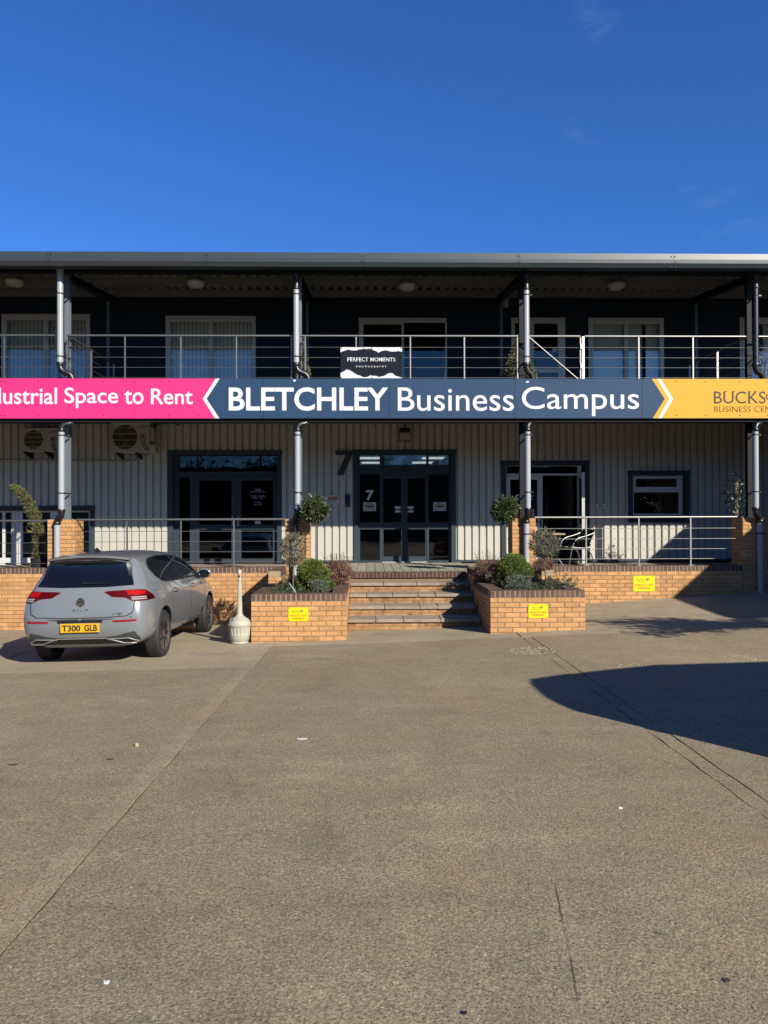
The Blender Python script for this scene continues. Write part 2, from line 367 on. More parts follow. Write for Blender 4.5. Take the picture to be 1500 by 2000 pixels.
def sheet(x0, x1, y0, y1, dz, step, jit=0, skirt=0):
    nx = max(1, int(round((x1 - x0) / step))); ny = max(1, int(round((y1 - y0) / step))); mb = MB(); vs = []
    for j in range(ny + 1):
        for i in range(nx + 1):
            x = x0 + (x1 - x0) * i / nx; y = y0 + (y1 - y0) * j / ny; z = g(x, y) + dz
            if jit and i in (0, nx): x += random.uniform(-jit, jit); z -= random.uniform(.0, .004)
            if jit and j in (0, ny): y += random.uniform(-jit, jit)
            vs.append((x, y, z))
    fs = [(j * (nx + 1) + i, j * (nx + 1) + i + 1, (j + 1) * (nx + 1) + i + 1, (j + 1) * (nx + 1) + i) for j in range(ny) for i in range(nx)]
    mb.add(vs, fs)
    if skirt:
        ring = [i for i in range(nx + 1)] + [j * (nx + 1) + nx for j in range(1, ny + 1)] + [ny * (nx + 1) + i for i in range(nx - 1, -1, -1)] + [j * (nx + 1) for j in range(ny - 1, 0, -1)]
        k = len(mb.v); mb.v += [(mb.v[i][0], mb.v[i][1], mb.v[i][2] - skirt) for i in ring]; m = len(ring)
        for a in range(m): mb.f.append((ring[a], k + a, k + (a + 1) % m, ring[(a + 1) % m])); mb.mi.append(0)
    return mb
gb = MB()
xs = [-900, -300, -80, -30] + [-16 + i for i in range(33)] + [30, 80, 300, 900]; ys = [-900, -300, -80, -30, -14] + [-12 + i for i in range(33)] + [40, 90, 300, 900]
gb.add([(x, y, g(x, y) - .035) for y in ys for x in xs], [(j * len(xs) + i, j * len(xs) + i + 1, (j + 1) * len(xs) + i + 1, (j + 1) * len(xs) + i) for j in range(len(ys) - 1) for i in range(len(xs) - 1)])
ground = gb.build('ground', jointm, kind='structure', smooth=True)
JX = [-12.2, -8.6, -5.0, -1.42, 2.2, 5.8, 9.4, 13.0]
for i in range(7):
    a, b = JX[i] + .007, JX[i + 1] - .007; a0, b0 = a, b
    if i == 4: sheet(a, a + .125, -13, 10.944, -.002, .18, .007, .03).build('joint_strip', slabm, ground, smooth=True); a += .129
    if i == 2: sheet(b - .13, b, -13, 9.244, .002, .18, .006, .03).build('joint_strip', wornm, ground, smooth=True); b -= .133
    ye = 9.25 if b0 < 0 else 10.95
    near = -1 < i < 6
    sheet(a, b, -13, ye - .006, random.uniform(-.003, .003), .18 if near and i in (2, 3, 4, 1) else .6, .006, .03).build('concrete_slab', slabm, ground, smooth=True)
    sheet(a0, b0, ye + .006, 14.3, random.uniform(-.003, .003), .2, .006, .03).build('concrete_slab', apronm, ground, smooth=True)

# ------------------------------------------------------------------ brickwork
YW, YT = 17.1, 14.16          # wall of the building, front of the terrace
ZT, ZC = .57, .672            # paving level and coping top
BRK = {}
def brick_mesh(L, H=.065, D=.1, mat=None, key='b'):
    k = (key, round(L, 3), H, D)
    if k not in BRK:
        mb = MB(); c = .005; l, h, d = L / 2, H / 2, D / 2
        mb.add([(-l, d, -h), (l, d, -h), (l, d, h), (-l, d, h), (-l, -d + c, -h), (l, -d + c, -h), (l, -d + c, h), (-l, -d + c, h),
                (-l + c, -d, -h + c), (l - c, -d, -h + c), (l - c, -d, h - c), (-l + c, -d, h - c)],
               [(0, 3, 2, 1), (0, 1, 5, 4), (1, 2, 6, 5), (2, 3, 7, 6), (3, 0, 4, 7), (4, 5, 9, 8), (5, 6, 10, 9), (6, 7, 11, 10), (7, 4, 8, 11), (8, 9, 10, 11)])
        BRK[k] = mb.mesh('brick', mat)
    return BRK[k]
def lay(parent, p0, ang, L, z0, n, first=0, skip=None, stuff=None, mat=None, pitch=.075, jit=.0016):
    """courses of stretchers; the face looks to the right of its direction turned by ang (ang=0 runs +x and faces -y)"""
    mat = mat or brickm; ux, uy = math.cos(ang), math.sin(ang); nx, ny = math.sin(ang), -math.cos(ang); pieces = MB()
    for c in range(n):
        s = 0.0; lead = .1025 if (c + first) % 2 else .215
        while s < L - .03:
            l = min(lead, L - s); lead = .215
            if L - s - l < .04 and L - s - l > .001: l = L - s
            m = s + l / 2; zc = z0 + c * pitch + .0325
            x, y = p0[0] + ux * m - nx * .05, p0[1] + uy * m - ny * .05
            w = skip(x, y, zc) if skip else 0
            if w != 1:
                j = random.uniform(-jit, jit)
                if w == 2:
                    c0, s0 = math.cos(ang), math.sin(ang); h = l / 2
                    pieces.add([(x + (a * h) * c0 - b * .05 * s0, y + (a * h) * s0 + b * .05 * c0, zc + d * .0325) for d in (-1, 1) for a, b in ((-1, -1), (1, -1), (1, 1), (-1, 1))],
                               [(0, 3, 2, 1), (4, 5, 6, 7), (0, 1, 5, 4), (1, 2, 6, 5), (2, 3, 7, 6), (3, 0, 4, 7)])
                else:
                    link('brick', brick_mesh(l, mat=mat), parent, (x + nx * j, y + ny * j, zc), (random.uniform(-.004, .004), random.uniform(-.003, .003), ang + random.uniform(-.003, .003)))
            s += l + .010
    if pieces.f: pieces.build('brick_courses', mat, parent, kind='stuff')
def cope(parent, p0, ang, L, ztop, depth=.22, over=.0, first=0):
    """brick-on-edge coping, each brick a piece"""
    ux, uy = math.cos(ang), math.sin(ang); nx, ny = math.sin(ang), -math.cos(ang); n = max(1, int(round(L / .075))); p = L / n
    for i in range(n):
        m = (i + .5) * p; j = random.uniform(-.002, .002)
        x, y = p0[0] + ux * m - nx * (depth / 2 - over), p0[1] + uy * m - ny * (depth / 2 - over)
        link('coping_brick', brick_mesh(p - .010, .1025, depth, copm, 'c'), parent, (x + nx * j, y + ny * j, ztop - .051 + random.uniform(-.0015, .0015)), (0, 0, ang + random.uniform(-.006, .006)))

X1a, X1b = ax(93, YT), ax(146, YT)
X2a, X2b = ax(557, YT), ax(604, YT)
X3a, X3b = ax(1000, YT), ax(1046, YT)
X4a, X4b = ax(1450, YT), ax(1450, YT) + .47
PLa, PLb, YP = ax(490, 11.38), -.36, 11.38
PRa, PRb = 1.81, ax(1142, 11.38)
ZPL, ZPR = .45, .488          # coping tops of the planters

def wall(name, label, xa, xb, zlow, n, skip=None):
    t = thing(name, label, 'wall', ((xa + xb) / 2, YT, zlow))
    MB().box(xa + .004, xb - .004, YT + .006, YT + .2, zlow - .1, ZC - .104).build('mortar', mortar, t)
    lay(t, (xa, YT), 0, xb - xa, ZC - .1025 - .01 - .075 * n + .01, n, first=0, skip=skip)
    MB().box(xa + .004, xb - .004, YT + .004, YT + .21, ZC - .103, ZC - .004).build('coping_mortar', copmort, t)
    cope(t, (xa, YT), 0, xb - xa, ZC)
    return t
def skipL(x, y, z):
    if z + .04 < g(x, y): return 1
    if x < -7.05: return 2
    if -4.85 < x < -3.05 and z < .46: return 2
    return 0
wall('terrace_wall', 'low buff brick wall with brown coping behind the grey car', X1b + .004, PLa + .25, -.75, 15, skipL)
wall('terrace_wall', 'short buff brick wall end at left edge under white door', -13.0, X1a - .004, -.8, 15, skipL)
wall('terrace_wall', 'buff brick wall carrying the no parking sign below the chair', PRb - .25, X4a - .004, -.35, 10, lambda x, y, z: 1 if z + .04 < g(x, y) else 0)

wall('terrace_wall', 'short length of brick wall beyond the right edge drainpipe', X4b + .004, 9.6, -.2, 8, lambda x, y, z: 1 if z + .04 < g(x, y) else 2)
def pillar(xa, xb, label, zlow, hidden=None):
    y0, y1 = YT - .012, YT + .44; t = thing('brick_pillar', label, 'pillar', ((xa + xb) / 2, YT + .2, zlow), 'brick pillars along the terrace')
    ztop = 1.575; n = int(math.ceil((ztop - zlow) / .075)); zb = ztop - n * .075 + .005
    MB().box(xa + .006, xb - .006, y0 + .006, y1 - .006, zlow - .1, ztop - .004).build('mortar', mortar, t)
    sk = (lambda x, y, z: 1 if z + .04 < max(g(x, y) if zlow < .2 else zlow, -9) or (hidden and hidden(x, y, z)) else 0)
    lay(t, (xa, y0), 0, xb - xa, zb, n, skip=sk)
    lay(t, (xb, y0 + .111), math.pi / 2, y1 - y0 - .111, zb, n, first=1, skip=lambda x, y, z: 1 if z < ZT - .05 else 0)
    lay(t, (xa, y1), -math.pi / 2, y1 - y0 - .111, zb, n, first=1, skip=lambda x, y, z: 1 if z < ZT - .05 else 0)
    return t
pillar(X1a, X1b, 'brick pillar with drainpipe behind the car and bent conifer', -.7)
pillar(X2a, X2b, 'brick pillar in leaf shade of the bay tree', ZC - .2)
pillar(X3a, X3b, 'sunlit brick pillar in front of the open white door', ZC - .2)
pillar(X4a, X4b, 'half shaded brick pillar with climbing plant at right edge', -.2)

def planter(xa, xb, ztop, label, inner, zlow):
    t = thing('brick_planter', label, 'planter', ((xa + xb) / 2, (YP + YT) / 2, zlow), 'raised brick planters beside the steps')
    T, yr = .22, 13.3; zr = ZC - .008
    n = int(math.ceil((ztop - .1125 - zlow) / .075)) + 1; zb = ztop - .1125 - n * .075 + .01
    nr = int(math.ceil((zr - .1125 - zlow) / .075)) + 1; zbr = zr - .1125 - nr * .075 + .01
    under = lambda x, y, z: 1 if z + .04 < g(x, y) else 0
    c = MB(); e = .006; z1 = ztop - .106
    c.box(xa + e, xb - e, YP + e, YP + T, zlow - .2, z1)
    for x0, x1 in ((xa + e, xa + T), (xb - T, xb - e)):
        c.box(x0, x1, YP + T, yr + .003, zlow - .2, z1); c.box(x0, x1, yr + e, YT - .02, zlow - .2, zr - .106)
    c.build('mortar', mortar, t)
    lay(t, (xa, YP), 0, xb - xa, zb, n, skip=under)
    lay(t, (xb, YP + .111), math.pi / 2, yr - YP - .111, zb, n, first=1, skip=under)
    lay(t, (xa, yr), -math.pi / 2, yr - YP - .111, zb, n, first=1, skip=under)
    for x0, x1 in ((xa, xa + T), (xb - T, xb)): lay(t, (x0, yr), 0, T, zbr, nr, first=1, skip=lambda x, y, z: 1 if z < ztop - .15 else 0)
    lay(t, (xb, yr + .111), math.pi / 2, YT - yr - .115, zbr, nr, skip=under)
    lay(t, (xa, YT - .004), -math.pi / 2, YT - yr - .115, zbr, nr, skip=under)
    cm = MB(); cm.box(xa + .004, xb - .004, YP + .004, YP + T - .004, ztop - .104, ztop - .004)
    for x0, x1 in ((xa + .004, xa + T - .004), (xb - T + .004, xb - .004)):
        cm.box(x0, x1, YP + T + .002, yr - .002, ztop - .104, ztop - .004); cm.box(x0, x1, yr + .004, YT - .02, zr - .104, zr - .004)
    cm.build('coping_mortar', copmort, t)
    cope(t, (xa, YP), 0, xb - xa, ztop)
    cope(t, (xb, YP + T + .004), math.pi / 2, yr - YP - T - .008, ztop); cope(t, (xa, yr - .004), -math.pi / 2, yr - YP - T - .008, ztop)
    cope(t, (xb, yr), math.pi / 2, YT - yr - .02, zr); cope(t, (xa, YT - .02), -math.pi / 2, YT - yr - .02, zr)
    so_ = sheet(xa + T, xb - T, YP + T, YT - .02, 0, .12); so_.v = [(p[0], p[1], ztop - .075 + .02 * math.sin(p[0] * 9) * math.cos(p[1] * 7) + random.uniform(-.012, .012)) for p in so_.v]
    so_.build('soil_bed', soil, t, smooth=True)
    return t
planter(PLa, PLb, ZPL, 'buff brick planter to the left of the steps beside the bin', 1, -.34)
planter(PRa, PRb, ZPR, 'buff brick planter to the right of the steps by the ramp', -1, -.25)

# steps
SX0, SX1 = PLb + .004, PRa - .004
steps = thing('entrance_steps', 'worn steps of brick risers and paving treads between the planters', 'steps', ((SX0 + SX1) / 2, 13.1, -.2))
NY = [12.22, 12.69, 13.16, 13.63, 14.10]; RZ = (ZT - (-.2)) / 5
core = MB()
for k in range(5):
    z = -.2 + RZ * (k + 1)
    core.box(SX0 + .002, SX1 - .002, NY[k] + .045, 14.5 if k == 4 else NY[k + 1] + .06, -.5, z - .055)
core.build('mortar', mortar, steps)
for k in range(5):
    z = -.2 + RZ * (k + 1)
    if k < 4:
        s = SX0 + .002
        while s < SX1 - .05:
            w = random.choice((.30, .45, .60, .60)); w = min(w, SX1 - .002 - s)
            if SX1 - s - w < .15: w = SX1 - .002 - s
            MB().bbox(s, s + w - .008, NY[k] + random.uniform(-.006, .006), NY[k + 1] + .03, z - .052, z + random.uniform(-.003, .004), .007).build('tread_slab', treadm, steps); s += w
        zz = z - .055; nrow = 2 if k == 0 else 1
        for q in range(2):
            hgt = .065 if q == 0 else .05
            if zz - hgt < -.2 + RZ * k - .06: break
            s = SX0 + .002 + (0 if (k + q) % 2 else -.11)
            while s < SX1 - .02:
                a = max(s, SX0 + .002); b = min(s + .215, SX1 - .002)
                if b - a > .03: link('riser_brick', brick_mesh(b - a, hgt, .1, M('stained_riser_brick', (.46, .24, .10), .9, var=.3, vs=5, bump=.3, bs=160, rnd=.2, blotch=((.035, .028, .018), 6, .50, .68, .8)), 'r'), steps, ((a + b) / 2, NY[k] + .04 + .05 + random.uniform(-.002, .002), zz - hgt / 2), (0, 0, 0))
                s += .225
            zz -= hgt + .008
cope(steps, (SX0 + .002, NY[4]), 0, SX1 - SX0 - .004, ZT + .002, .22)

# terrace
tb = MB(); tb.box(-13, SX0 - .3, YT + .19, YW + .3, -.9, ZT - .02); tb.box(SX1 + .3, 9.5, YT + .19, YW + .3, -.9, ZT - .02); tb.box(SX0 - .3, SX1 + .3, 14.33, YW + .3, -.4, ZT - .035)
terr = tb.build('terrace_paving', treadm, kind='structure')
tw = (SX1 - SX0 + .5) / 15; td = (YW - 14.335) / 14; tm = MB().bbox(-tw / 2 + .004, tw / 2 - .004, -td / 2 + .004, td / 2 - .004, -.03, 0, .004).mesh('paving_tile', tilem)
for i in range(15):
    for j in range(14):
        link('paving_tile', tm, terr, (SX0 - .25 + (i + .5) * tw, 14.335 + (j + .5) * td, ZT + random.uniform(-.002, .002)), (random.uniform(-.004, .004), random.uniform(-.004, .004), random.uniform(-.006, .006)))
# ------------------------------------------------------------------ the building
bld = thing('office_building', 'two storey business unit with grey ribbed cladding below and dark navy balcony floor', 'building', (0, YW, 0))
BX0, BX1 = -16.0, 14.0
ZF = 3.93                      # balcony floor
def pxr(x0, x1, y0, y1, Y=YW): return (ax(x0, Y), ax(x1, Y), az(y1, Y), az(y0, Y))
OP = {'left': (ax(329, YW), ax(550, YW), ZT, az(880, YW)), 'main': (ax(691, YW), ax(890, YW), ZT, az(879.5, YW)), 'right': (ax(980, YW), ax(1150, YW), ZT, az(901, YW)),
      'win': (ax(1227, YW), ax(1346, YW), az(1021, YW), az(921, YW)), 'far': (ax(-150, YW), ax(185, YW), ZT, az(987, YW))}
def ribs(mb, x0, x1, z0, z1, y):
    p = .1665; k0 = math.floor(x0 / p); pts = []
    for k in range(k0, int(math.ceil(x1 / p)) + 1):
        b = k * p
        for dx, dy in ((0, 0), (.112, 0), (.125, .045), (.153, .045)): pts.append((b + dx, y + dy))
    cut = [(x0, None)] + [q for q in pts if x0 < q[0] < x1] + [(x1, None)]
    def yat(x):
        u = x % p
        return y + (0 if u < .112 else .045 * (u - .112) / .013 if u < .125 else .045 if u < .153 else .045 * (p - u) / (p - .153))
    q = [(x, yat(x)) for x, _ in cut]
    vs = [(a, b, z) for z in (z0, z1) for a, b in q]; n = len(q)
    mb.add(vs, [(i, i + 1, n + i + 1, n + i) for i in range(n - 1)])
    return mb
ZB0, ZB1 = az(1094, YW), 3.75
edges = sorted([v for o in OP.values() for v in o[:2]]); xsq = [BX0] + edges + [BX1]
for a, b in zip(xsq[:-1], xsq[1:]):
    if b - a < .02: continue
    o = next((o for o in OP.values() if o[0] <= (a + b) / 2 <= o[1]), None); mb = MB()
    if o is None: ribs(mb, a, b, ZB0, ZB1, YW)
    else:
        ribs(mb, a, b, o[3], ZB1, YW)
        if o[2] > ZT + .1: ribs(MB(), a, b, ZB0, o[2], YW).build('cladding_sheet', clad, bld)
    mb.build('cladding_sheet', clad, bld)
    if o is None or o[2] > ZT + .1: MB().box(a, b, YW - .02, YW + .05, ZB0 - .05, ZB0).build('base_flashing', navy, bld)
# cladding fixings
fx = MB(); zfix = [az(y, YW) for y in (830, 876, 962, 1087)]
for k in range(int(-9 / .1665), int(9 / .1665), 2):
    for z in zfix:
        x = k * .1665 + .139
        if any(o[0] - .05 < x < o[1] + .05 and o[2] - .05 < z < o[3] + .05 for o in OP.values()): continue
        fx.lathe([(.012, 0), (.012, .006), (.006, .011)], (x, YW + .044, z), 6, 'y')
fx.build('cladding_fixings', M('fixing_grey', (.2, .2, .18), .5), bld, kind='stuff')
# upper wall: flat panels with narrow vertical joints
UP = {'w1': pxr(3, 176, 615, 745), 'w2': pxr(324, 500, 618, 745), 'w3': pxr(702, 874, 621, 745), 'door': pxr(1000, 1105, 620, 745), 'w4': pxr(1151, 1298, 620, 745), 'w5': pxr(1447, 1600, 619, 745)}
UP = {k: (v[0], v[1], ZF + .03, v[3]) for k, v in UP.items()}
zz0, zz1 = ZF - .165, 6.75
holes = list(UP.values()); ue = sorted([v for h in holes for v in h[:2]]); xq = [BX0] + ue + [BX1]
for a, b in zip(xq[:-1], xq[1:]):
    h = next((h for h in holes if h[0] <= (a + b) / 2 <= h[1]), None); mb = MB()
    if h: mb.box(a, b, YW, YW + .06, h[3], zz1); MB().box(a, b, YW, YW + .06, zz0, h[2]).build('upper_wall_panel', upper, bld)
    else:
        m = max(1, int(round((b - a) / 1.1))); w = (b - a) / m
        for i in range(m):
            z = zz0; 
            for zt in (4.55, 5.2, zz1): MB().box(a + i * w + .004, a + (i + 1) * w - .004, YW, YW + .06, z + .003, zt - .003).build('upper_wall_panel', upper, bld); z = zt
    mb.build('upper_wall_panel', upper, bld)
MB().box(BX0, BX1, YW + .36, YW + .40, zz0, zz1).build('upper_wall_backing', dark, bld)
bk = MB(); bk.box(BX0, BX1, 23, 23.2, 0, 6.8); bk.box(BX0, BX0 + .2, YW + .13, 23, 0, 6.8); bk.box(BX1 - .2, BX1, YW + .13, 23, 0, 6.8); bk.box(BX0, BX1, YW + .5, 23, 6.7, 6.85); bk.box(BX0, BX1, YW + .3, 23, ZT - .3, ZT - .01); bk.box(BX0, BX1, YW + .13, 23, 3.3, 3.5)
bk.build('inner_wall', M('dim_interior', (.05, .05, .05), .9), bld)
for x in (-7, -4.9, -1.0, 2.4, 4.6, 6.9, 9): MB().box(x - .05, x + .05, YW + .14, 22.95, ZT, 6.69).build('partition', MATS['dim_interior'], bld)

def pane(parent, r, y, m, name='pane'): return MB().box(r[0], r[1], y, y + .012, r[2], r[3]).build(name, m, parent)
def Rc(x0, x1, y0, y1): return pxr(x0, x1, y0, y1)
# trims round the openings
def trim(o, sill=False, w=.1):
    mb = MB(); x0, x1, z0, z1 = o; y0, y1 = YW - .022, YW + .10
    mb.box(x0 - .004, x0 + w, y0, y1, z0, z1 - w); mb.box(x1 - w, x1 + .004, y0, y1, z0, z1 - w); mb.box(x0 - .012, x1 + .012, y0 - .006, y1, z1 - w, z1 + .01)
    if sill: mb.box(x0 - .012, x1 + .012, y0 - .03, y1, z0 - .01, z0 + .06)
    mb.build('opening_trim', navy, bld)
    sc = MB()
    for x in (x0 + .04, x1 - .04):
        for z in np.arange(z0 + .25, z1 - .1, .75): sc.lathe([(.011, 0), (.009, .006)], (x, y0 - .001, z), 8, 'y')
    sc.build('trim_screws', inkm, bld, kind='stuff')
YD = YW + .06
# main sliding entrance
trim(OP['main'])
hd = [Rc(703, 742, 887, 908), Rc(747, 833.5, 887, 908), Rc(838, 877, 887, 908), Rc(703, 742, 926, 1020), Rc(703, 742, 1034, 1095), Rc(838, 877, 926, 1020), Rc(838, 877, 1034, 1095)]
door = ax(746.5, YW), ax(833.6, YW), ZT + .02, az(926, YW)
md = frame_rect(MB(), OP['main'][0] + .1, OP['main'][1] - .1, ZT, OP['main'][3] - .1, hd + [door], YD, YD + .09).build('entrance_door', navy, bld)
for i, h in enumerate(hd): pane(md, h, YD + .05, gclear if i < 3 else gdark)
mid = (door[0] + door[1]) / 2
for a, b, p in ((door[0] + .004, mid - .004, [Rc(749, 783.5, 935, 1020), Rc(749, 783.5, 1034, 1087)]), (mid + .004, door[1] - .004, [Rc(796.5, 831, 935, 1020), Rc(796.5, 831, 1034, 1087)])):
    lf = frame_rect(MB(), a, b, ZT + .025, door[3] - .006, p, YD + .01, YD + .06).build('door_leaf', navy, md)
    for q in p: pane(md, q, YD + .03, gdark)
sx = Rc(779, 802, 920, 925); MB().bbox(sx[0], sx[1], YD - .05, YD, sx[2], sx[3], .01).build('door_sensor', black, md)
MB().box(door[0], door[1], YD - .06, YD + .1, ZT + .002, ZT + .022).build('threshold', M('pale_metal_threshold', (.5, .5, .48), .4), md)
vb = MB()
for x in (705, 750, 800, 840):
    pass
def sticker(name, parent, x0, x1, y0, y1, y, rows):
    r = Rc(x0, x1, y0, y1); o = MB().box(r[0], r[1], y - .004, y - .001, r[2], r[3]).build(name, paper, parent)
    return r, o
for x in (709.5, 847):
    r, o = sticker('notice', md, x, x + 25, 981, 998, YD + .05, 0)
    w, h = r[1] - r[0], r[3] - r[2]
    MB().box(r[0] + .07 * w, r[1] - .07 * w, YD + .042, YD + .0458, r[2] + .3 * h, r[2] + .76 * h).build('notice_band', creamprint, md)
    ln = MB()
    for k, (a, b, zz) in enumerate(((.12, .86, .66), (.12, .88, .52), (.3, .7, .40), (.3, .65, .88), (.08, .5, .14), (.62, .92, .16))): ln.box(r[0] + a * w, r[0] + b * w, YD + .0395, YD + .0415, r[2] + zz * h - .008, r[2] + zz * h + .008)
    ln.build('notice_print', inkm, md)
for x in (771.5, 797):
    r = Rc(x, x + 11, 989, 1001); w, h = r[1] - r[0], r[3] - r[2]
    mb = MB(); mb.box(r[0], r[1], YD + .024, YD + .027, r[2], r[2] + .32 * h); mb.box(r[0] + .03, r[1] - .03, YD + .024, YD + .027, r[2] + .42 * h, r[2] + .52 * h); mb.box(r[0], r[1], YD + .024, YD + .027, r[2] + .64 * h, r[3]); mb.build('door_sticker', paper, md)
r = Rc(715, 730, 957, 977); text_mb(MB(), '7', r[0], r[1], r[2], r[3], YD + .049, .03).build('door_number', white, md)
# big flat 7 beside the entrance
pts = [(768, 400), (1000, 400), (1000, 425), (875, 718), (790, 718), (905, 455), (768, 455)]
n7 = thing('building_number', 'large dark flat number 7 fixed on the cladding beside the entrance', 'number', tuple(at(672, 904, YW)))
MB().prism([(ax(540 + a / 6.667, YW - .03), az(820 + b / 6.667, YW - .03)) for a, b in pts], YW - .035, YW - .023).build('number_plate_seven', navy, n7)
# foyer behind the transoms: pale ceiling with lit panels
fx0, fx1 = OP['main'][0] - .2, OP['main'][1] + .2
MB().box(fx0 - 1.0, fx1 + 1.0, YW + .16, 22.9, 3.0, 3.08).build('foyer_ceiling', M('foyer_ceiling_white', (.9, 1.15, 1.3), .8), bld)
fl_ = MB(); fl_.box(fx0 - 1, fx1 + 1, YW + .16, 22.9, ZT - .009, ZT + .005); fl_.box(fx0 - 1, fx1 + 1, 21.4, 21.5, ZT + .006, 2.99); fl_.box(fx0 - .5, fx0 - .4, YW + .16, 21.39, ZT + .006, 2.99); fl_.box(fx1 + .4, fx1 + .5, YW + .16, 21.39, ZT + .006, 2.99); fl_.build('foyer_wall', M('foyer_bounce_white', (.75, .8, .82), .8), bld)  # pale walls and floor added to bounce light up onto the ceiling
lp = MB()
for x, y in ((.0, 17.9), (1.5, 17.9), (.05, 19.4), (1.35, 19.4)): lp.box(x - .25, x + .25, y - .25, y + .25, 2.985, 2.997)
lp.build('ceiling_panel_light', M('lit_panel', (1, .97, .92), .5, emit=.4), bld)
# left double door
trim(OP['left'])
hl = [Rc(348, 540, 887, 920), Rc(348, 369, 931, 1095)]
dl = (ax(379, YW), ax(541, YW), ZT + .02, az(929, YW))
ld = frame_rect(MB(), OP['left'][0] + .1, OP['left'][1] - .1, ZT, OP['left'][3] - .1, hl + [dl], YD + .03, YD + .12).build('double_door', navy, bld)
for h in hl: pane(ld, h, YD + .07, gdark)
m_ = (dl[0] + dl[1]) / 2
for a, b, p in ((dl[0] + .004, m_ - .004, [Rc(387.5, 451, 938, 1024), Rc(387.5, 451, 1034, 1091)]), (m_ + .004, dl[1] - .004, [Rc(470, 532, 938, 1024), Rc(470, 532, 1034, 1091)])):
    frame_rect(MB(), a, b, ZT + .025, dl[3] - .006, p, YD + .015, YD + .07).build('door_leaf', navy, ld)
    for q in p: pane(ld, q, YD + .045, gdark)
for px in (454.5, 465):
    mb = MB(); c = at(px, 1018, YD); mb.bbox(c.x - .022, c.x + .022, YD - .004, YD + .016, c.z - .12, c.z + .12, .006); mb.tube([(c.x, YD - .004, c.z + .02), (c.x, YD - .06, c.z + .02), (c.x + (.1 if px > 460 else -.1), YD - .065, c.z + .02)], .012, 8); mb.build('handle', steel, ld, smooth=True)
tl = [('Monday', 952.6, 958.4), ('Appointments only', 957.3, 961.8), ('Tuesday - Saturday', 965.7, 971), ('9.30am - 7pm', 970, 974.7), ('Sundays', 978.5, 982.8), ('11am - 5pm', 982.8, 987)]
wd = {'Monday': 12, 'Appointments only': 29, 'Tuesday - Saturday': 30, '9.30am - 7pm': 22, 'Sundays': 13, '11am - 5pm': 17}
tx = MB()
for s, a, b in tl: r = Rc(502 - wd[s] / 2, 502 + wd[s] / 2, a, b); text_mb(tx, s, r[0], r[1], r[2], r[3], YD + .044, .0, thick=.002)
tx.build('opening_hours_lettering', M('pale_print', (.45, .45, .45), .5), ld)
pr = Rc(496.5, 507.5, 1017, 1023); MB().box(pr[0], pr[1], YD + .04, YD + .044, pr[2], pr[3]).build('letter_sticker', paper, ld)
# salon things dimly seen behind the left door
cb = MB(); cb.bbox(-4.2, -3.0, 17.9, 18.7, ZT + .25, ZT + .42, .05); cb.bbox(-4.2, -3.9, 17.95, 18.65, ZT, ZT + .26, .03); cb.bbox(-3.3, -3.0, 17.95, 18.65, ZT, ZT + .26, .03)
bn = cb.build('treatment_bench', M('pale_upholstery', (.5, .5, .5), .6), None); setp(bn, 'pale upholstered bench dimly seen behind the left double door glass', 'bench')
# right white door set, one leaf open
trim(OP['right'])
o = OP['right']; fr0, fr1, ft = ax(988, YW), ax(1137, YW), az(905, YW)
ha = [Rc(991, 1130, 910.5, 925), (ax(989.5, YW), ax(1130, YW), ZT + .02, az(929, YW))]
wd_ = frame_rect(MB(), fr0, fr1, ZT, ft, ha, YD, YD + .07).build('white_door', upvc, bld)
MB().box(fr0 + .01, fr1 - .01, YD + .075, YD + .12, ft, o[3] - .1).build('head_packer', navy, bld)
pane(wd_, ha[0], YD + .03, gdark)
la, lb = ax(989.5, YW) + .004, ax(1061, YW)
pp = [Rc(997.5, 1051, 937, 1020), Rc(997.5, 1051, 1037, 1090)]
frame_rect(MB(), la, lb, ZT + .03, az(929, YW) - .006, pp, YD - .01, YD + .06).build('door_leaf', upvc, wd_)
pane(wd_, pp[0], YD + .03, gdark); pane(wd_, pp[1], YD + .03, gdark)
hx = at(1056, 1020, YD); mb = MB(); mb.bbox(hx.x - .016, hx.x + .016, YD - .022, YD - .008, hx.z - .12, hx.z + .12, .005); mb.tube([(hx.x, YD - .02, hx.z), (hx.x, YD - .07, hx.z), (hx.x - .11, YD - .07, hx.z)], .01, 8); mb.build('handle', black, wd_, smooth=True)
r = Rc(1007.5, 1041.5, 966, 977); text_mb(MB(), 'C102', r[0], r[1], r[2], r[3], YD + .029, .02).build('door_lettering', M('silver_print', (1.2, 1.2, 1.2), .4), wd_)
r = Rc(997.5, 1042, 994.5, 1019.5); MB().box(r[0], r[1], YD + .022, YD + .028, r[2], r[3]).build('red_poster', M('crimson_poster', (.45, .012, .03), .45), wd_)
r = Rc(1042, 1044.5, 995, 1019.5); MB().box(r[0], r[1], YD + .022, YD + .0275, r[2], r[3]).build('poster_edge', paper, wd_)
